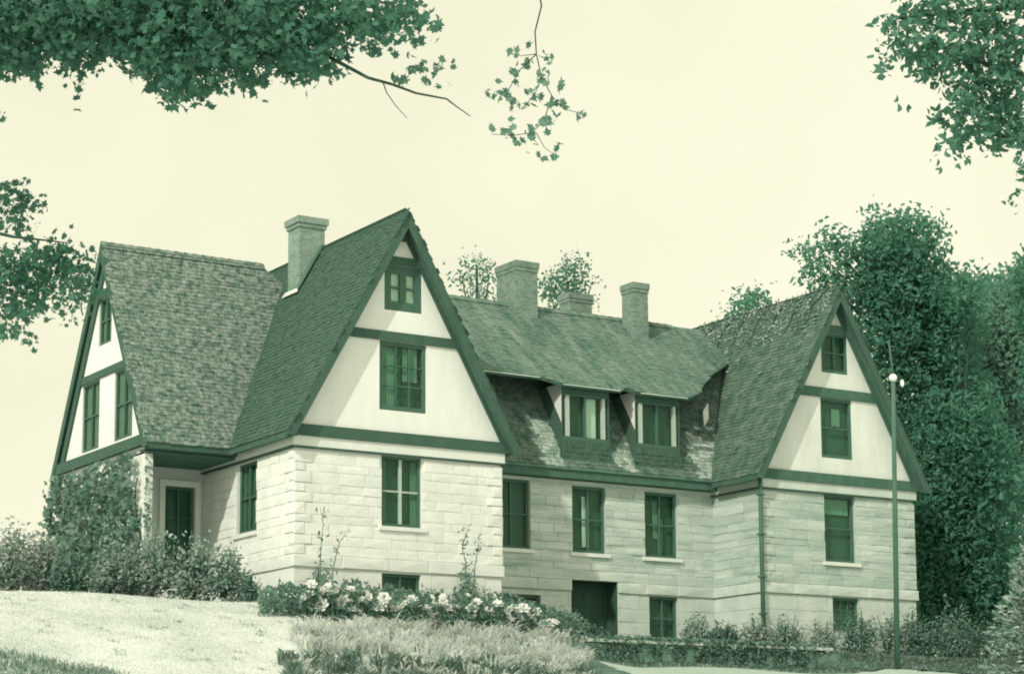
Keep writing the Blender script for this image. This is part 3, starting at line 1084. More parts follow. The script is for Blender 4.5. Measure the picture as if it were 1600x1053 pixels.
# small pale plate near the right valley and gutters
mb = MB(); mb.slab([(17.02, 2.9, 6.95), (17.28, 3.0, 7.25), (17.36, 3.12, 7.82), (17.08, 3.05, 7.5)], .04); mb.build("valley_plate", M_LEAD, rDs)


def chimney(x0, x1, y0, y1, zb, zt, m, label, cap=.10, capz=.34):
    mb = MB(); mb.box(x0, x1, y0, y1, zb, zt - capz)
    c = mb.build("chimney", m, house); c["label"] = label
    mb = MB(); mb.box(x0 - cap * .5, x1 + cap * .5, y0 - cap * .5, y1 + cap * .5, zt - capz + .0005, zt - capz * .62); mb.build("corbel_course", m, c)
    mb = MB(); mb.box(x0 - cap, x1 + cap, y0 - cap, y1 + cap, zt - capz * .62 + .0005, zt); mb.build("chimney_cap", m, c)
    mb = MB(); mb.box(x0 + .15, x1 - .15, y0 + .15, y1 - .15, zt + .0005, zt + .03); mb.build("chimney_top", M_ROOM, c)
    return c


ch = chimney(2.72, 3.62, 5.2, 6.0, 9.0, 12.86, M_BRICK, "tall chimney rising beside the ridge of the large gable")
for q in ([(2.68, 5.16, 10.42), (2.68, 6.05, 10.42), (2.56, 6.1, 10.24), (2.56, 5.0, 10.24)],):
    mb = MB(); mb.slab([Vector(a) + Vector((-.02, 0, .09)) for a in q], .02); mb.build("flashing", M_LEAD, ch)
mb = MB(); mb.slab([(2.62, 5.02, 10.42), (3.5, 5.02, 11.95), (3.5, 5.19, 12.0), (2.62, 5.19, 10.5)][::-1], .03); mb.build("flashing", M_POLE, ch)
ch2 = chimney(11.0, 11.86, 5.35, 6.6, 9.6, 12.52, M_BRICK_D, "broad squat chimney nearest the large gable", cap=.05)
ch3 = chimney(15.6, 16.22, 4.95, 5.65, 9.4, 12.24, M_BRICK_D, "slender chimney on the middle roof", cap=.05)
ch4 = chimney(15.4, 16.35, 8.6, 9.3, 8.0, 12.6, M_BRICK_D, "low chimney just showing behind the ridge", cap=.05)
# downpipe at B's corner
mb = MB(); mb.tube([(16.9, -.16, 4.75), (16.9, -.16, 4.4), (16.9, -.14, 3), (16.9, -.14, -1.0)], .075, 10)
dp = mb.build("downpipe", M_POLE, house, True)
for z in (4.2, 2.9, 1.5, .3):
    mb = MB(); mb.box(16.8, 17.0, -.25, -.03, z, z + .06); mb.build("pipe_bracket", M_POLE, dp)
# eaves gutters: dark boards under A and B side eaves
for x0, x1, y0, y1, nm in ((-.44, -.34, -.4, 3.6, 0), (16.48, 16.58, -.4, 1.9, 1)):
    mb = MB(); mb.box(x0, x1, y0, y1, 4.66, 4.82); mb.build("eave_board", M_TIMBER, (rAL, rBL)[nm])
    mb = MB(); mb.box(x0 + .1, x0 + (.42), y0, y1, 4.76, 4.80); mb.build("soffit", M_TIMBER, (rAL, rBL)[nm])
mb = MB(); mb.box(-3.05, -.3, ye + .03, ye + .13, 4.68, 4.84); mb.build("eave_board", M_TIMBER, rC)
mb = MB(); mb.box(-3.0, -.1, ye + .13, CY0 + .3, 4.66, 4.70); mb.build("soffit", M_TIMBER, rC)

# ------------------------------------------------------------------ low wall with coping beside the path
lw = empty("retaining_wall", (12.3, -3.1, -1.7), "low dark garden wall with pale coping stones beside the path", "wall")
x = 7.9
random.seed(11)
while x < 16.3:
    L = random.uniform(.7, 1.1)
    mb = MB()
    z0 = float(zfun(x + L / 2, -3.0))
    y = -3.1 + random.uniform(-.03, .03)
    mb.box(x, x + L - .02, y - .16, y + .12, -1.05, -.96 + random.uniform(-.01, .01))
    mb.build("coping_stone", M_TRIMSTONE_D, lw)
    x += L
mb = MB(); mb.box(7.9, 16.3, -3.15, -3.02, -2.2, -1.05); wf = mb.build("wall_face", M_EARTH, lw)
FW = Fr((0, -3.15, 0), (1, 0, 0), (0, -1, 0))
lay_stones(FW, wf, 7.9, 16.3, -1.75, -1.06, [], M_STONE_W, hc=.2, wl=(.25, .6), gap=.03, th=.05)
for k in range(3):
    mb = MB()
    mb.box(16.34 + k * .05, 16.6 + k * .05, -3.1 + k * .42, -2.72 + k * .42, -1.12, -.97); mb.build("coping_stone", M_TRIMSTONE, lw)

# ------------------------------------------------------------------ pole
pb = hit(1402, 1047)
pole_d = float(np.dot(pb - CAM_P, CAM_F))
pt = at(1395.5, 596, pole_d)
lamp = empty("lamp_post", tuple(pb), "tall thin dark pole topped with a small white globe before the right gable", "lamp post")
ax = Vector(pt) - Vector(pb)
mb = MB(); mb.tube([Vector(pb) - Vector((0, 0, .3)), Vector(pb) + ax * .5, Vector(pt)], [.085, .08, .065], 12); mb.build("pole", M_POLE, lamp, True)


def sphere(name, c, r_, m, parent, sc=(1, 1, 1), seg=14, ring=9):
    mb = MB(); vs = []; fs = []
    for i in range(ring + 1):
        th = math.pi * i / ring
        for j in range(seg):
            ph = 2 * math.pi * j / seg
            vs.append((c[0] + r_ * sc[0] * math.sin(th) * math.cos(ph), c[1] + r_ * sc[1] * math.sin(th) * math.sin(ph), c[2] + r_ * sc[2] * math.cos(th)))
    for i in range(ring):
        for j in range(seg):
            fs.append((i * seg + j, (i + 1) * seg + j, (i + 1) * seg + (j + 1) % seg, i * seg + (j + 1) % seg))
    mb.add(vs, fs)
    return mb.build(name, m, parent, True)


sphere("globe", Vector(pt) + Vector((0, 0, .11)), .13, M_GLOBE, lamp)
mb = MB(); mb.tube([Vector(pt) + Vector((0, 0, .22)), Vector(pt) + Vector((-.12, 0, 1.2))], [.035, .02], 8); mb.build("rod", M_POLE, lamp, True)
mb = MB(); mb.tube([Vector(pt) - Vector((0, 0, .05)), Vector(pt) - Vector((-.1, 0, .02)), Vector(pt) + Vector((.22, -.14, .05))], .018, 6); mb.build("bracket", M_POLE, lamp)
sphere("small_shade", Vector(pt) + Vector((.23, -.15, -.06)), .09, M_GLOBE, lamp, (.7, .7, 1.3))

# ------------------------------------------------------------------ foliage
MAPLE = np.array([(0, -.5, 0), (.16, -.28, .02), (.42, -.32, 0), (.3, -.1, .03), (.56, .1, -.03), (.26, .14, .02), (.0, .56, -.05),
                  (-.26, .14, .02), (-.56, .1, -.03), (-.3, -.1, .03), (-.42, -.32, 0), (-.16, -.28, .02)], float)
MAPLE_F = [(0, 1, 11), (1, 2, 3), (1, 3, 5), (3, 4, 5), (1, 5, 7), (5, 6, 7), (1, 7, 11), (7, 8, 9), (7, 9, 11), (9, 10, 11)]
OVAL = np.array([(0, -.5, 0), (.27, -.1, .07), (.22, .25, .06), (0, .55, -.05), (-.22, .25, .06), (-.27, -.1, .07)], float)
OVAL_F = [(0, 1, 2), (0, 2, 3), (0, 3, 4), (0, 4, 5)]
DIAM = np.array([(0, -.5, 0), (.33, 0, .08), (0, .5, 0), (-.33, 0, .08)], float)
DIAM_F = [(0, 1, 2), (0, 2, 3)]


def rots(n, flat=0.0):
    """random rotation matrices; flat>0 keeps leaves nearer the horizontal"""
    q = rng.normal(size=(n, 4))
    q /= np.linalg.norm(q, axis=1)[:, None]
    a, b, c, d = q.T
    Rm = np.empty((n, 3, 3))
    Rm[:, 0, 0] = 1 - 2 * (c * c + d * d); Rm[:, 0, 1] = 2 * (b * c - a * d); Rm[:, 0, 2] = 2 * (b * d + a * c)
    Rm[:, 1, 0] = 2 * (b * c + a * d); Rm[:, 1, 1] = 1 - 2 * (b * b + d * d); Rm[:, 1, 2] = 2 * (c * d - a * b)
    Rm[:, 2, 0] = 2 * (b * d - a * c); Rm[:, 2, 1] = 2 * (c * d + a * b); Rm[:, 2, 2] = 1 - 2 * (b * b + c * c)
    return Rm


def mesh_np(name, V, Fc, m, parent, nper):
    me = bpy.data.meshes.new(name)
    nf = len(Fc)
    me.vertices.add(len(V)); me.vertices.foreach_set("co", V.astype(np.float32).ravel())
    me.loops.add(nf * nper); me.loops.foreach_set("vertex_index", Fc.astype(np.int32).ravel())
    me.polygons.add(nf)
    me.polygons.foreach_set("loop_start", np.arange(0, nf * nper, nper, dtype=np.int32))
    me.polygons.foreach_set("loop_total", np.full(nf, nper, dtype=np.int32))
    me.update(calc_edges=True)
    return link(name, me, m, parent)


def leaves(name, pts, size, m, parent, shape='oval', label=None):
    sh, fc = {'maple': (MAPLE, MAPLE_F), 'oval': (OVAL, OVAL_F), 'diam': (DIAM, DIAM_F)}[shape]
    n = len(pts)
    Rm = rots(n)
    sz = size * rng.uniform(.5, 1.45, n)
    asp = np.stack([rng.uniform(.55, 1.1, n), rng.uniform(.8, 1.15, n), rng.uniform(.5, 4.0, n)], 1)
    V = np.einsum('nij,nkj->nki', Rm, sh[None] * asp[:, None, :]) * sz[:, None, None] + np.asarray(pts)[:, None, :]
    k = len(sh)
    Fc = (np.array(fc)[None] + (np.arange(n) * k)[:, None, None]).reshape(-1, 3)
    o = mesh_np(name, V.reshape(-1, 3), Fc, m, parent, 3)
    o["kind"] = "stuff"
    return o


def ell(c, r_, n, shell=.55):
    """points in an ellipsoid, denser towards the surface; r_ = (x, y, z)"""
    d = rng.normal(size=(n, 3)); d /= np.linalg.norm(d, axis=1)[:, None]
    rad = rng.uniform(0, 1, n) ** shell
    # lumpy outline
    lump = 1 + .22 * np.sin(d[:, 0] * 5.1 + c[0]) * np.sin(d[:, 1] * 4.3 + c[1]) + .16 * np.sin(d[:, 2] * 7.3 + c[2] * 3)
    return np.asarray(c) + d * (rad * lump)[:, None] * np.asarray(r_)


def pxclump(px, py, rx, ry, depth, dd, n, sub=7):
    """a clump made of twig-end tufts; rx, ry in photo pixels at that depth"""
    s = depth / FPX
    cen = at(px, py, depth)
    out = []
    ns = max(1, int(n / sub))
    u = rng.normal(size=(ns, 3)); u /= np.linalg.norm(u, axis=1)[:, None]
    rad = rng.uniform(0, 1, ns) ** .42
    q = u * rad[:, None]
    cs = cen + CAM_R * (q[:, :1] * rx * s) + CAM_U * (q[:, 1:2] * ry * s) + CAM_F * (q[:, 2:3] * dd)
    tuft = rng.normal(size=(ns, sub, 3)) * (9 * s)
    return (cs[:, None, :] + tuft).reshape(-1, 3)


def trunk(pts, rads, parent, m=None, name="trunk"):
    mb = MB(); mb.tube(pts, rads, 10)
    return mb.build(name, m or M_BARK, parent, True)


def V_(p): return Vector([float(c) for c in p])


# --- foreground maple, trunk beyond the left edge of the picture
dm_ = 28.0
tb = hit(-330, 1053, 20, 40)
tbase = V_(at(-330, 700, dm_)); tbase.z = float(zfun(tbase.x, tbase.y))
maple = empty("maple_tree", tuple(tbase), "large dark maple whose leafy boughs hang across the top left corner", "tree")
top = V_(at(-300, -260, dm_))
trunk([tbase - Vector((0, 0, .4)), tbase + Vector((.05, 0, 3)), V_(at(-320, 300, dm_)), top], [.42, .34, .28, .14], maple)
limbs = [[(-320, 300), (-150, 330), (20, 370), (110, 380)], [(-310, 100), (-100, 40), (150, 30), (350, 50), (520, 93)],
         [(-300, -60), (0, -60), (300, -40), (560, -10), (640, 20)], [(-320, 350), (-160, 440), (-20, 450), (60, 470)],
         [(-300, -150), (200, -190), (600, -150), (800, -110), (838, -40)]]
for k, L in enumerate(limbs):
    P = [V_(at(x_, y_, dm_ + (.4 * math.sin(i * 2 + k) if i < len(L) - 1 else 0))) for i, (x_, y_) in enumerate(L)]
    trunk(P, [.10, .05, .03, .015, .006][:len(P)] if len(P) == 5 else [.08, .04, .02, .006], maple, name="bough")
cl = []
for (px, py, rx, ry, n) in [(40, 40, 130, 62, 900), (170, 30, 120, 55, 800), (300, 45, 130, 62, 1000), (430, 40, 110, 60, 850), (250, 85, 60, 55, 380),
                            (285, 120, 45, 38, 170), (360, 95, 70, 38, 260), (475, 90, 60, 34, 200), (560, 25, 70, 38, 260), (630, 28, 55, 30, 100), (505, 100, 20, 20, 40),
                            (30, 92, 40, 22, 70), (110, 85, 50, 22, 90), (110, 128, 16, 12, 10), (590, 60, 50, 24, 50), (2, 115, 14, 22, 16),
                            (-90, 40, 120, 110, 500), (200, -60, 500, 60, 1400), (-120, -80, 160, 120, 600)]:
    cl.append(pxclump(px, py, rx, ry, dm_, 1.3, int(n * 2.4) if n > 60 else n, 5))
leaves("crown", np.concatenate(cl), .12, M_LEAF_NEAR, maple, 'maple')
cl = []
for (px, py, rx, ry, n) in [(20, 312, 42, 20, 120), (22, 350, 20, 20, 45), (45, 412, 60, 34, 260), (105, 402, 42, 20, 90), (60, 445, 80, 30, 200), (130, 445, 30, 40, 90), (25, 480, 40, 34, 90),
                            (10, 525, 40, 22, 45), (90, 485, 50, 18, 50), (-60, 420, 70, 110, 400), (5, 185, 8, 14, 8)]:
    cl.append(pxclump(px, py, rx, ry, dm_ + 2.5, .8, int(n * 1.9), 5))
leaves("crown", np.concatenate(cl), .10, M_LEAF_NEAR, maple, 'maple')

# individually visible leaves on bare twigs
lm = bpy.data.meshes.new("leaf")
lm.from_pydata([tuple(v) for v in MAPLE], [], MAPLE_F); lm.update(); lm.materials.append(M_LEAF_SPRAY)


def leaf_obj(p, size, parent):
    o = bpy.data.objects.new("leaf", lm)
    COL.objects.link(o)
    o.parent = parent
    q = parent; off = Vector((0, 0, 0))
    while q is not None:
        off += q.location; q = q.parent
    o.location = V_(p) - off
    o.rotation_euler = [random.uniform(0, 6.28) for _ in range(3)]
    s = size * random.uniform(.7, 1.25)
    o.scale = (s * random.uniform(.55, 1.1), s, s * random.uniform(1, 4))
    return o


def twig(path, d, rad, parent, name="twig"):
    P = [V_(at(x_, y_, d)) for x_, y_ in path]
    return trunk(P, list(np.linspace(rad[0], rad[1], len(P))), parent, name=name)


tw = twig([(515, 90), (545, 106), (575, 122), (612, 132), (650, 146), (698, 155), (712, 166), (735, 182)], dm_, (.028, .006), maple)
twig([(598, 128), (604, 145), (618, 165), (636, 185)], dm_, (.009, .004), maple)
for (x_, y_, n) in ((625, 128, 9), (655, 110, 9), (672, 122, 7), (688, 106, 8), (650, 100, 3), (690, 132, 3)):
    for _ in range(n):
        leaf_obj(at(x_ + random.gauss(0, 9), y_ + random.gauss(0, 7), dm_ + random.uniform(-.15, .15)), .125, tw)
# hanging spray on its own twigs
dsp = 28.0
sp_tw = twig([(838, -42), (846, 10), (836, 50), (838, 85), (846, 120), (862, 150), (880, 170), (915, 180)], dsp, (.012, .004), maple)
tws = [twig([(838, 85), (812, 110), (795, 140), (778, 148)], dsp, (.008, .004), maple), twig([(846, 120), (835, 150), (815, 170)], dsp, (.007, .004), maple),
       twig([(862, 150), (850, 190), (830, 208), (800, 212), (768, 210)], dsp, (.008, .004), maple), twig([(838, 208), (850, 230), (870, 245)], dsp, (.006, .003), maple),
       twig([(838, 85), (812, 88), (803, 72)], dsp, (.006, .003), maple)]
random.seed(3)
for (x_, y_, n, g) in ((806, 80, 5, 6), (826, 97, 5, 5), (806, 114, 5, 5), (790, 140, 14, 9), (830, 72, 2, 3), (847, 86, 2, 3), (857, 98, 3, 4), (850, 125, 9, 7), (878, 132, 7, 6),
                       (835, 145, 6, 5), (838, 160, 8, 8), (862, 160, 8, 7), (800, 170, 3, 4), (815, 170, 5, 5), (762, 146, 2, 2), (880, 165, 3, 5), (905, 178, 3, 5), (855, 192, 8, 8), (868, 186, 3, 4),
                       (824, 200, 8, 7), (792, 210, 7, 8), (812, 220, 6, 5), (770, 202, 2, 4), (828, 212, 4, 5), (832, 232, 3, 5), (844, 246, 3, 4), (871, 232, 2, 3), (873, 248, 2, 3), (800, 155, 4, 4)):
    for _ in range(n):
        leaf_obj(at(x_ + random.gauss(0, g), y_ + random.gauss(0, g), dsp + random.uniform(-.2, .2)), .12, sp_tw)

# --- tree at the top right, trunk beyond the right edge
dr_ = 38.0
rb = V_(at(1790, 700, dr_)); rb.z = float(zfun(rb.x, rb.y))
oak = empty("oak_tree", tuple(rb), "leafy tree with open ragged boughs hanging into the top right corner", "tree")
trunk([rb - Vector((0, 0, .5)), V_(at(1780, 500, dr_)), V_(at(1750, 100, dr_)), V_(at(1700, -150, dr_))], [.4, .33, .22, .1], oak)
for k, L in enumerate([[(1760, 150), (1640, 130), (1540, 100), (1440, 60)], [(1775, 300), (1680, 250), (1600, 220), (1500, 200)], [(1740, 0), (1600, 10), (1480, 20), (1400, 30)]]):
    trunk([V_(at(x_, y_, dr_)) for x_, y_ in L], [.11, .07, .04, .02], oak, name="bough")
cl = []
for (px, py, rx, ry, n) in [(1430, 20, 50, 26, 150), (1500, 22, 60, 30, 240), (1575, 20, 50, 34, 200), (1420, 75, 45, 26, 150), (1480, 85, 60, 34, 330), (1560, 75, 60, 40, 360), (1455, 112, 36, 18, 110),
                            (1530, 130, 60, 34, 330), (1580, 150, 40, 50, 260), (1500, 170, 40, 32, 170), (1550, 190, 55, 34, 280), (1500, 215, 35, 22, 90), (1570, 215, 36, 24, 120), (1480, 245, 22, 8, 16),
                            (1385, 35, 18, 10, 14), (1390, 92, 16, 12, 22), (1592, 262, 16, 26, 40), (1597, 300, 12, 10, 10), (1415, 150, 18, 6, 8), (1660, 120, 70, 150, 700), (1372, 60, 12, 20, 6),
                            (1560, -40, 200, 40, 700)]:
    cl.append(pxclump(px, py, rx, ry, dr_, 1.2, int(n * 1.0), 5))
leaves("crown", np.concatenate(cl), .16, M_LEAF_R, oak, 'oval')


# --- trees behind and beside the house
def back_tree(name, label, basepx, depth, clumps, size, m, group=None, shape='oval', sub=6, dd=2.0, trunk_r=.35, toppx=None, dens=1.5):
    b = V_(at(basepx[0], basepx[1], depth)); b.z = float(zfun(b.x, b.y))
    t = empty(name, tuple(b), label, "tree", group)
    tp = V_(at(*(toppx or (basepx[0], clumps[0][1])), depth))
    trunk([b - Vector((0, 0, .4)), b.lerp(tp, .45) + Vector((.15, .1, 0)), tp], [trunk_r, trunk_r * .6, trunk_r * .15], t)
    for (px, py, rx, ry, n) in clumps[:10]:
        q = V_(at(px, py, depth))
        s0 = b.lerp(tp, min(.9, max(.25, .75 - (py - clumps[0][1]) / 900)))
        trunk([s0, s0.lerp(q, .6) + Vector((0, 0, .2)), q], [trunk_r * .25, trunk_r * .14, trunk_r * .05], t, name="limb")
    pts = np.concatenate([pxclump(px, py, rx, ry, depth, dd, int(n * dens), sub) for (px, py, rx, ry, n) in clumps])
    leaves("crown", pts, size, m, t, shape)
    return t


back_tree("broadleaf_tree", "tall dark tree rising directly behind the right gable", (1400, 950), 84,
          [(1400, 390, 65, 52, 1300), (1385, 350, 26, 24, 120), (1425, 345, 26, 24, 130), (1354, 340, 8, 18, 22), (1450, 380, 30, 40, 260), (1370, 400, 60, 30, 420), (1300, 382, 38, 26, 170), (1262, 394, 26, 16, 60),
           (1290, 405, 50, 22, 110), (1275, 430, 30, 18, 80), (1380, 450, 100, 40, 1500), (1440, 450, 80, 50, 1500), (1400, 520, 90, 70, 2600), (1470, 520, 70, 90, 2600), (1480, 640, 80, 100, 3200), (1400, 610, 70, 90, 1500)],
          .22, M_LEAF_BACK, toppx=(1405, 360))
back_tree("broadleaf_tree", "dense dark tree filling the gap right of the house", (1500, 960), 82,
          [(1495, 700, 80, 110, 3000), (1445, 820, 40, 120, 1800), (1440, 930, 40, 90, 1500), (1480, 800, 80, 110, 3200), (1500, 900, 90, 110, 3200), (1460, 960, 60, 80, 1600), (1540, 760, 60, 110, 2200), (1560, 930, 70, 100, 1800), (1520, 440, 26, 18, 120), (1500, 470, 40, 40, 700)],
          .22, M_LEAF_BACK)
back_tree("broadleaf_tree", "lighter mottled tree at the upper right edge", (1580, 960), 88,
          [(1560, 520, 50, 76, 2600), (1595, 500, 40, 90, 1800), (1550, 620, 60, 90, 2600), (1600, 640, 60, 110, 2400), (1580, 740, 70, 90, 2200)],
          .22, M_LEAF_MID)
back_tree("broadleaf_tree", "dark tree cut by the right edge of the picture above the pale one", (1640, 960), 76,
          [(1625, 430, 42, 45, 900), (1630, 480, 40, 60, 900), (1650, 600, 60, 120, 1600), (1660, 800, 80, 160, 1800)], .25, M_LEAF_BACK)
back_tree("broadleaf_tree", "thin airy treetop left of the broad squat chimney", (745, 900), 98,
          [(745, 415, 26, 14, 60), (722, 433, 20, 10, 44), (750, 450, 34, 14, 90), (765, 425, 14, 18, 40), (748, 480, 40, 20, 120)], .17, M_LEAF_R, group=None, sub=4, dens=2.0)
back_tree("broadleaf_tree", "small treetop between the squat chimney and the slender chimney", (888, 900), 98,
          [(885, 440, 32, 24, 300), (898, 415, 18, 14, 100), (860, 455, 20, 16, 130), (925, 440, 16, 10, 14), (905, 465, 30, 16, 90), (880, 490, 40, 16, 200)], .17, M_LEAF_R, sub=5, dens=1.8)
back_tree("broadleaf_tree", "little rounded treetop showing over the ridge left of the right gable", (1168, 900), 94,
          [(1170, 472, 28, 14, 160), (1185, 465, 14, 12, 40), (1165, 500, 40, 20, 260)], .22, M_LEAF_BACK, sub=4)
# creeper trailing over the ridge of the right wing
vine = empty("roof_creeper", (20.3, 2.5, 11.3), "thin pale creeper trailing along the ridge of the right wing", "climbing plant")
n = 900
yy = rng.uniform(-.3, 7.5, n); oo = np.abs(rng.normal(0, .55, n))
leaves("foliage", np.stack([20.34 - oo, yy, 11.62 - SL * oo + rng.uniform(.02, .14, n)], 1), .13, M_LEAF_PALE, vine, 'oval')
for k in range(7):
    y0_ = .2 + k
    mb = MB(); mb.tube([(20.34, y0_, 11.60), (20.0, y0_ + .4, 11.08), (19.7, y0_ + .3, 10.52), (19.4, y0_ + .7, 9.98)], [.025, .02, .015, .006], 5); mb.build("stem", M_BARK, vine)
# far wood closing the view to the right (one mass)
pts = np.concatenate([pxclump(px, py, rx, ry, 108, 3.0, n, 6) for (px, py, rx, ry, n) in
                      [(1560, 560, 110, 110, 2200), (1550, 462, 60, 26, 700), (1600, 455, 50, 30, 500), (1480, 700, 130, 160, 3200), (1600, 750, 120, 200, 3000), (1500, 930, 140, 130, 2600), (1640, 960, 120, 120, 1800)]])
wood = leaves("far_wood", pts, .42, M_LEAF_BACK, None, 'oval')
tag(wood, "dark wood on the hillside closing the view behind the right trees", "wood")


# spruce-like shrub, right edge
def spruce(px, py, depth, h_, rad, label):
    b = V_(at(px, py, depth)); b.z = float(zfun(b.x, b.y)) - .05
    t = empty("spruce_tree", tuple(b), label, "tree")
    trunk([b, b + Vector((0, 0, h_ * .97))], [.13, .02], t)
    P = []; 
    mbb = MB()
    random.seed(5)
    tips = []
    for k in range(150):
        f = random.random() ** .8
        z = h_ * (.04 + .94 * f)
        L = rad * (1 - f) ** .8 * random.uniform(.75, 1.1) + .1
        a = random.uniform(0, 6.283)
        d = Vector((math.cos(a), math.sin(a), 0))
        p0 = b + Vector((0, 0, z))
        p1 = p0 + d * L * .55 + Vector((0, 0, -.10 * L))
        p2 = p0 + d * L + Vector((0, 0, .06 * L))
        mbb.tube([p0, p1, p2], [.022, .014, .005], 4, False)
        n = int(26 * L) + 8
        for _ in range(n):
            s_ = random.uniform(.15, 1.02)
            q = p0.lerp(p1, s_ / .55) if s_ < .55 else p1.lerp(p2, (s_ - .55) / .45)
            P.append(q + Vector((random.gauss(0, .05), random.gauss(0, .05), random.gauss(0, .03))))
    mbb.build("boughs", M_BARK, t)
    # needles sprays: long thin diamonds
    n = len(P)
    sh = np.array([(0, 0, 0), (.16, .4, .03), (0, 1, 0), (-.16, .4, .03)])
    Pn = np.array([tuple(q) for q in P])
    out = Pn - np.array([b.x, b.y, 0]); out[:, 2] = 0
    out /= (np.linalg.norm(out, axis=1)[:, None] + 1e-6)
    out = out + rng.normal(size=(n, 3)) * .45
    out[:, 2] += .15
    out /= np.linalg.norm(out, axis=1)[:, None]
    side = np.cross(out, rng.normal(size=(n, 3))); side /= np.linalg.norm(side, axis=1)[:, None]
    up = np.cross(side, out)
    sz = rng.uniform(.14, .28, n)
    V = Pn[:, None, :] + (side[:, None, :] * sh[None, :, :1] + out[:, None, :] * sh[None, :, 1:2] + up[:, None, :] * sh[None, :, 2:]) * sz[:, None, None]
    Fc = (np.array([(0, 1, 2), (0, 2, 3)])[None] + (np.arange(n) * 4)[:, None, None]).reshape(-1, 3)
    o = mesh_np("needles", V.reshape(-1, 3), Fc, M_NEEDLE, t, 3)
    o["kind"] = "stuff"


spruce(1618, 1040, 55, 4.7, 1.75, "pale tipped spruce at the lower right edge")

# ------------------------------------------------------------------ ivy on the left gable wall
ivy = empty("ivy", (-3.1, 7.3, 0.1), "thick ivy covering the left end wall beneath the gable", "climbing plant")
n = 4200
a_ = rng.uniform(3.95, 11.1, n); z_ = rng.uniform(0, 4.62, n)
x_ = -2.98 - np.abs(rng.normal(0, .14, n)) - .22 * (np.sin(a_ * 2.1 + z_ * 1.3) * .5 + .5)
leaves("foliage", np.stack([x_, a_, z_], 1), .2, M_LEAF_IVY, ivy, 'maple')
n = 160
leaves("foliage", np.stack([rng.uniform(-2.97, -2.72, n), rng.uniform(3.78, 3.86, n), rng.uniform(1, 4.5, n)], 1), .11, M_LEAF_IVY, ivy, 'maple')
for k in range(9):
    y0_ = 4.2 + k * .75
    P = [Vector((-3.02, y0_ + .25 * math.sin(i * 1.3 + k), .05 + i * .55)) for i in range(8)]
    mb = MB(); mb.tube(P, [.045 - .004 * i for i in range(8)], 6); mb.build("stem", M_BARK, ivy)


# ------------------------------------------------------------------ bushes
def bush(px, py, rx, ry, label, m, size=.13, n=900, cat="bush", name="bush", group=None, depth=None, lift=0.0, shape='oval', stems=6, yw=2.2):
    """px,py = where the bush meets the ground in the photo; rx, ry its half-width and full height in px"""
    if depth is None:
        g = V_(on_y(px, py, yw)); g.z = float(zfun(g.x, g.y))
        dp_ = float(np.dot(np.array(g) - CAM_P, CAM_F))
        ry = ry + (CY + FPX * -float(np.dot(np.array(g) - CAM_P, CAM_U)) / dp_ - py)   # keep the top where it was
    else:
        dp_ = depth
        g = V_(at(px, py, depth)); g.z = float(zfun(g.x, g.y))
    s = dp_ / FPX
    w_, h_ = rx * s, ry * s
    t = empty(name, tuple(g), label, cat, group)
    pts = []
    k = max(3, int(4 + rx / 14))
    for i in range(k):
        cx = random.uniform(-.6, .6) * w_; cy = random.uniform(-.5, .5) * w_ * .8
        hh = h_ * random.uniform(.55, 1.0) * (1 - .3 * abs(cx) / w_)
        pts.append(ell((g.x + cx, g.y + cy, g.z + hh * .5 + lift), (w_ * .46, w_ * .42, hh * .55), n // k, .5))
    pts.append(ell((g.x, g.y, g.z + h_ * .3), (w_ * .85, w_ * .6, h_ * .34), n // 3, .6))
    P = np.concatenate(pts)
    gz = zfun(P[:, 0], P[:, 1])
    P = P[P[:, 2] > gz + .02]
    leaves("foliage", P, size, m, t, shape)
    for i in range(stems):
        a = random.uniform(0, 6.28)
        e = g + Vector((math.cos(a) * w_ * .5, math.sin(a) * w_ * .4, h_ * random.uniform(.5, .85)))
        mb = MB(); mb.tube([g - Vector((0, 0, .1)), g.lerp(e, .5) + Vector((0, 0, .1)), e], [.025, .018, .008], 5); mb.build("stem", M_BARK, t)
    return t


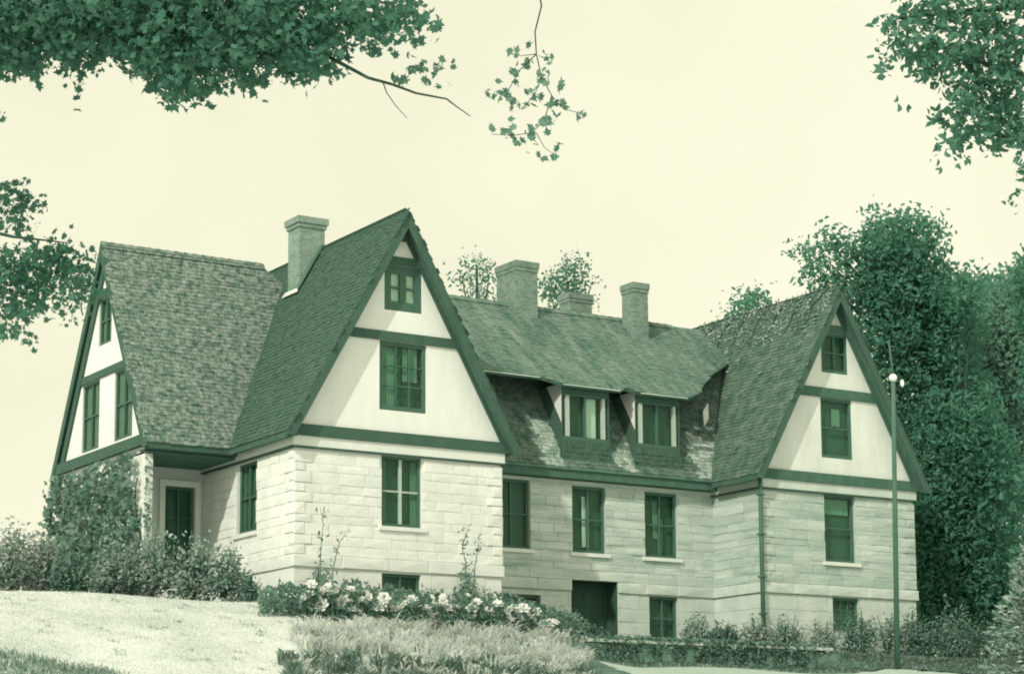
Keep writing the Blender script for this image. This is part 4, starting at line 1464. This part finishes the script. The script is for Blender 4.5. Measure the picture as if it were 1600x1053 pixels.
random.seed(21)
for (px, py, rx, ry, lb, m, n, yw) in [
        (10, 925, 52, 128, "pale rounded bush at the left edge beside the lawn", M_LEAF_PALE, 2000, 3.0),
        (66, 925, 40, 118, "pale bush standing against the far corner of the ivy", M_LEAF_PALE, 1500, 4.5),
        (-40, 925, 60, 120, "bush half outside the left edge", M_LEAF_BUSH, 900, 3.5),
        (112, 923, 42, 95, "dark bush at the foot of the ivy, left part", M_LEAF_IVY, 1300, 2.6),
        (170, 923, 50, 92, "low dark bush at the foot of the ivy, right part", M_LEAF_BUSH, 1400, 2.0),
        (236, 922, 54, 118, "dark spreading bush in front of the porch pier", M_LEAF_BUSH, 1700, 1.9),
        (300, 921, 50, 108, "speckled bush in front of the porch door", M_LEAF_BUSH, 1500, 1.6),
        (350, 921, 42, 84, "bush at the corner where lawn meets the sunlit side wall", M_LEAF_BUSH, 1200, 1.2),
        (388, 922, 24, 40, "small low bush nearest the white side wall", M_LEAF_IVY, 500, .7),
        (866, 985, 40, 48, "leafy plant left of the garden door", M_LEAF_BUSH, 800, 1.2),
        (903, 1000, 26, 62, "plant at the left edge of the garden door", M_LEAF_BUSH, 700, 0.6),
        (930, 1003, 30, 46, "leafy plant before the garden door", M_LEAF_IVY, 700, 0.2),
        (1000, 1010, 22, 24, "low plant between the garden door and basement window", M_LEAF_BUSH, 500, .6),
        (1042, 1010, 24, 22, "tiny plant below the basement window of the middle range", M_LEAF_IVY, 400, .8),
        (1088, 1010, 36, 60, "low shrub right of the basement window in the middle range", M_LEAF_BUSH, 800, .9),
        (1135, 1010, 34, 56, "shrub in the inner corner by the downpipe", M_LEAF_IVY, 800, .2),
        (1180, 1012, 30, 62, "pale speckled plant at the foot of the downpipe", M_LEAF_PALE, 700, -1.0),
        (1235, 1012, 42, 66, "shrub under the left half of the right gable wall", M_LEAF_BUSH, 900, -1.2),
        (1290, 1015, 40, 62, "shrub before the barred basement window", M_LEAF_BUSH, 900, -1.3),
        (1345, 1018, 42, 84, "taller shrub under the right gable window", M_LEAF_IVY, 900, -1.2),
        (1388, 1020, 34, 84, "shrub directly behind the lamp post", M_LEAF_BUSH, 800, -1.2),
        (1430, 1024, 38, 90, "dark shrub at the right corner of the house", M_LEAF_IVY, 900, -1.5),
        (1490, 1028, 50, 110, "dark shrub between the house corner and the spruce", M_LEAF_IVY, 1200, -1.6),
        (1545, 1030, 50, 90, "dark shrub in the shade left of the spruce", M_LEAF_IVY, 1100, -1.8)]:
    bush(px, py, rx, ry, lb, m, n=n, size=.13 if px < 500 else .11, yw=yw)
# climbing plants against A
bush(735, 925, 26, 62, "leafy rose bush against the pale wall near its right corner", M_LEAF_BUSH, n=650, size=.1, yw=-.4)
bush(500, 915, 20, 50, "leafy plant at the left corner of the pale wall", M_LEAF_BUSH, n=420, size=.1, yw=-.4)


def cane(px, path, d, label, parent=None):
    b = V_(at(path[0][0], path[0][1], d)); b.z = min(b.z, float(zfun(b.x, b.y)))
    t = empty("tall_plant", tuple(b), label, "plant")
    P = [b] + [V_(at(x_, y_, d)) for x_, y_ in path[1:]]
    mb = MB(); mb.tube(P, list(np.linspace(.02, .006, len(P))), 6); mb.build("stem", M_STEM, t)
    pts = []
    for i in range(1, len(path)):
        (x0, y0), (x1, y1) = path[i - 1], path[i]
        for k in range(9):
            f = random.random()
            pts.append(at(x0 + (x1 - x0) * f + random.gauss(0, 5), y0 + (y1 - y0) * f + random.gauss(0, 4), d + random.uniform(-.1, .1)))
    leaves("foliage", np.array(pts), .13, M_LEAF_BUSH, t, 'oval')


cane(0, [(503, 925), (500, 880), (502, 850), (505, 820), (501, 795)], 60.0, "tall thin leafy cane at the left corner of the pale wall")
cane(0, [(512, 925), (522, 880), (530, 848), (545, 826)], 60.0, "leaning leafy cane beside the taller one")
cane(0, [(725, 925), (728, 880), (722, 855), (730, 830), (735, 820)], 62.2, "upright rose cane against the pale wall")
cane(0, [(735, 925), (742, 885), (748, 850), (740, 838)], 62.2, "shorter rose cane curving toward the right corner")

# ------------------------------------------------------------------ flower bed
n = 9000
a_ = rng.uniform(405, 905, n)
f_ = rng.uniform(0, 1, n) ** .8
up_ = np.interp(a_, [405, 440, 480, 600, 700, 760, 830, 905], [912, 915, 903, 910, 920, 915, 930, 955]) + 7 * np.sin(a_ * .11) + 5 * np.sin(a_ * .37)
py_ = up_ + f_ * 62
yw_ = rng.uniform(-2.6, -.45, n)
pts = []
for a, b, yw in zip(a_, py_, yw_):
    p = on_y(a, b, yw)
    g = float(zfun(p[0], p[1]))
    if g + .02 < p[2] < g + .95:
        pts.append(p)
bedf = leaves("flower_bed_foliage", np.array(pts), .15, M_LEAF_IVY, None, 'oval')
tag(bedf, "dark leafy growth of the flower bed along the pale wall", "plants")

petal = bpy.data.meshes.new("bloom")
vs = []; fs = []
for ring, (nn, r1_, zt_) in enumerate(((6, .36, .03), (5, .26, .16))):
    for k in range(nn):
        a = k * 2 * math.pi / nn + ring * .5
        c, s_ = math.cos(a), math.sin(a)
        b = len(vs)
        for (r_, w_, z_) in ((.02, 0, -.10), (.5, .36, .5), (.5, -.36, .5), (.85, .26, 1.0), (.85, -.26, 1.0), (1.0, 0, .8)):
            r2 = r_ * r1_
            vs.append((r2 * c - w_ * r1_ * s_, r2 * s_ + w_ * r1_ * c, z_ * zt_ if z_ > 0 else z_))
        fs += [(b, b + 1, b + 2), (b + 1, b + 3, b + 4, b + 2), (b + 3, b + 5, b + 4)]
petal.from_pydata(vs, [], fs); petal.update(); petal.materials.append(M_PETAL)
stm = bpy.data.meshes.new("stem")
_m = MB(); _m.tube([(0, 0, -.7), (.02, .01, -.3), (0, 0, 0)], [.01, .009, .007], 5)
stm.from_pydata(_m.v, [], _m.f); stm.update(); stm.materials.append(M_STEM)
random.seed(9)
fl = [(487, 912), (483, 928), (502, 922), (512, 917), (500, 934), (503, 945), (481, 957), (507, 958), (535, 938), (548, 920), (546, 938), (549, 952), (565, 936), (533, 952), (576, 931), (600, 934), (593, 947),
      (612, 948), (628, 944), (645, 935), (618, 952), (675, 933), (692, 932), (678, 943), (667, 950), (731, 930), (714, 948), (738, 950), (759, 952), (672, 958), (700, 948), (738, 962), (778, 943), (800, 950),
      (806, 955), (818, 950), (826, 960), (797, 965), (838, 955), (866, 972), (850, 975), (880, 990), (650, 946), (560, 955), (520, 925), (812, 965), (835, 970), (745, 940)]
for i, (a, b) in enumerate(fl):
    for yw in (-2.4, -2.0, -1.6, -1.2, -.8, -.55):
        p = on_y(a, b, yw)
        h_ = float(p[2] - zfun(p[0], p[1]))
        if h_ > .35: break
        if h_ > .12 and yw > -1: break
    h_ = max(h_, .15)
    p = np.array([p[0], p[1], float(zfun(p[0], p[1]))])
    root = bpy.data.objects.new("white_flower", None)
    COL.objects.link(root)
    root.empty_display_size = .1
    root.location = (p[0], p[1], p[2])
    tag(root, "white lily-like bloom on a thin stem in the dark flower bed", "flower", "white blooms in the flower bed")
    for k in range(random.choice((1, 1, 2))):
        st = bpy.data.objects.new("stem", stm); COL.objects.link(st); st.parent = root
        off = Vector((random.gauss(0, .07) * k, random.gauss(0, .07) * k, random.uniform(-.12, 0) * k))
        st.location = off + Vector((0, 0, h_))
        st.scale = (1, 1, h_ / .7)
        bl = bpy.data.objects.new("bloom", petal); COL.objects.link(bl); bl.parent = root
        bl.location = off + Vector((0, 0, h_))
        bl.rotation_euler = (random.uniform(.3, 1.3), 0, random.uniform(-1.2, .9))
        sc = random.uniform(.36, .62)
        bl.scale = (sc, sc, sc)


# ------------------------------------------------------------------ strap-leaved band and lawn blades
def blades(name, base, length, width, lean, m, seg=3, droop=.5, lean_dir=None):
    n = len(base)
    base = np.asarray(base)
    a = rng.uniform(0, 2 * np.pi, n)
    d = np.stack([np.cos(a), np.sin(a), np.zeros(n)], 1)
    if lean_dir is not None:
        d = d * .7 + np.asarray(lean_dir); d /= np.linalg.norm(d, axis=1)[:, None]
    sd = np.stack([-d[:, 1], d[:, 0], np.zeros(n)], 1)
    L = length * rng.uniform(.55, 1.25, n)
    ln = lean * rng.uniform(.3, 1.5, n)
    W = width * rng.uniform(.7, 1.3, n)
    V = np.empty((n, 2 * seg + 1, 3))
    for k in range(seg):
        t = k / seg
        h_ = L * (t - droop * t ** 2.4); o_ = L * ln * t ** 1.6
        c = base + d * o_[:, None]; c[:, 2] += h_
        w_ = W * (1 - .35 * t) * .5
        V[:, 2 * k] = c + sd * w_[:, None]; V[:, 2 * k + 1] = c - sd * w_[:, None]
    c = base + d * (L * ln)[:, None]; c[:, 2] += L * (1 - droop)
    V[:, 2 * seg] = c
    tri = []
    for k in range(seg - 1):
        tri += [(2 * k, 2 * k + 1, 2 * k + 3), (2 * k, 2 * k + 3, 2 * k + 2)]
    tri.append((2 * seg - 2, 2 * seg - 1, 2 * seg))
    Fc = (np.array(tri)[None] + (np.arange(n) * (2 * seg + 1))[:, None, None]).reshape(-1, 3)
    o = mesh_np(name, V.reshape(-1, 3), Fc, m, None, 3)
    o["kind"] = "stuff"
    return o


def band(n, top, bot, x0, x1, clumpy=.12):
    pts = []
    nc = n // 9
    for _ in range(nc):
        pass
    aa = rng.uniform(x0, x1, nc)
    tt, bb_ = np.interp(aa, *top), np.interp(aa, *bot)
    for p in hits(aa, tt + (bb_ - tt) * rng.uniform(0, 1, nc))[0]:
        for _ in range(9):
            x_, y_ = p[0] + random.gauss(0, clumpy), p[1] + random.gauss(0, clumpy)
            pts.append((x_, y_, float(zfun(x_, y_))))
    return np.array(pts)


def clump_blades(name, centres, per, length, width, lean_, m, droop=.45, spread=.10):
    """radiating strap leaves from each centre, so the mass reads as rounded tufts"""
    cs = np.repeat(np.asarray(centres), per, axis=0)
    cs = cs + np.concatenate([rng.normal(0, spread, (len(cs), 2)), np.zeros((len(cs), 1))], 1)
    cs[:, 2] = zfun(cs[:, 0], cs[:, 1])
    big = np.repeat(rng.uniform(.65, 1.25, len(centres)), per)
    return blades(name, cs, length * big, width, lean_, m, seg=4, droop=droop)


def scatter_px(n, x0, x1, top, bot):
    aa = rng.uniform(x0, x1, n)
    tt, bb_ = np.interp(aa, *top), np.interp(aa, *bot)
    return hits(aa, tt + (bb_ - tt) * rng.uniform(0, 1, n))[0]


c1 = scatter_px(210, 462, 915, ([455, 500, 600, 760, 850, 920], [1004, 984, 982, 988, 1002, 1030]), ([455, 500, 700, 850, 920], [1020, 1024, 1034, 1052, 1058]))
o = clump_blades("daylily_bed", c1, 34, .66, .05, .62, M_BLADE)
tag(o, "pale arching strap leaves massed in feathery tufts in front of the flower bed", "plants")
c2 = scatter_px(150, 448, 930, ([440, 480, 600, 800, 930], [1040, 1030, 1036, 1052, 1056]), ([440, 600, 800, 930], [1085, 1085, 1085, 1085]))
o = clump_blades("dark_leaf_bed", c2, 40, .5, .045, .6, M_BLADE_D)
tag(o, "dark low tufts at the lower edge of the planting, below the pale ones", "plants")
c3 = scatter_px(60, 455, 925, ([440, 600, 800, 930], [1035, 1040, 1050, 1052]), ([440, 600, 800, 930], [1075, 1075, 1075, 1075]))
o = clump_blades("scattered_pale_leaves", c3, 14, .55, .045, .65, M_BLADE)
tag(o, "stray pale leaves arching over the dark tufts at the bottom of the bed", "plants")
# rough edge of bank left of the flowers
b4 = band(2600, ([385, 420, 480], [918, 922, 950]), ([385, 420, 480], [926, 945, 972]), 385, 485)
o = blades("bank_grass", b4, .3, .02, .5, M_BLADE_D)
tag(o, "rough darker grass on the bank between the lawn and the flowers", "grass")
b5 = band(3200, ([-20, 40, 110, 180], [1016, 1024, 1040, 1052]), ([-20, 60, 180], [1075, 1075, 1075]), -20, 180, .2)
o = blades("rough_grass", b5, .2, .02, .5, M_BLADE_D)
tag(o, "rough dark grass in the bottom left corner", "grass")
# lawn turf
n = 70000
lx = rng.uniform(-11, 3.5, n); ly = rng.uniform(-13.5, .8, n)
keep = ~((lx > -.6) & (ly > -2.6)) & ~((lx > 1.2 - (ly + 6) * .35) & (ly > -9.5))
lx, ly = lx[keep], ly[keep]
o = blades("lawn_grass", np.stack([lx, ly, zfun(lx, ly)], 1), .06, .014, .5, M_LAWNBLADE, seg=2)
tag(o, "short sun-bleached lawn on the rising ground at the left", "grass")
tx = rng.uniform(-10, 1, 70); ty = rng.uniform(-11, -.3, 70)
keep = ~((tx > -1) & (ty > -3))
o = clump_blades('lawn_tufts', np.stack([tx, ty, zfun(tx, ty)], 1)[keep], 16, .10, .014, .6, M_BLADE_D, spread=.09)
tag(o, 'small dark weeds scattered over the pale lawn', 'weeds')
n = 16000
lx = rng.uniform(7.6, 26, n); ly = -3.2 - np.abs(rng.normal(0, .55, n))
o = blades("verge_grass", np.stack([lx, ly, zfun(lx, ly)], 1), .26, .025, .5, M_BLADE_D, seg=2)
tag(o, "dark grass verge between the low wall and the path", "grass")
n = 22000
lx = rng.uniform(16.3, 26.5, n); ly = rng.uniform(-5.2, -1.4, n)
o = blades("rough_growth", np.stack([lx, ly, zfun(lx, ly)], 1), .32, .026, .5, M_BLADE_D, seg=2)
tag(o, "dark rough growth between the shrubs and the path below the right gable", "grass")
n = 9000
lx = rng.uniform(8.5, 16.6, n); ly = rng.uniform(-2.7, 1.8, n)
o = blades("terrace_growth", np.stack([lx, ly, zfun(lx, ly)], 1), .24, .025, .5, M_BLADE_D, seg=2)
tag(o, "low dark growth on the terrace behind the coping stones", "grass")
n = 6000
lx = np.concatenate([rng.normal(c, .6, n // 6) for c in (9.0, 10.7, 12.2, 13.2, 14.2, 15.6)]); ly = -2.98 - np.abs(rng.normal(0, .12, len(lx)))
lz = rng.uniform(-1.55, -.86, len(lx))
o = leaves("trailing_plants", np.stack([lx, ly - .12, lz], 1), .12, M_LEAF_IVY, None, 'oval')
tag(o, "leafy growth trailing over the coping of the low garden wall", "plants")
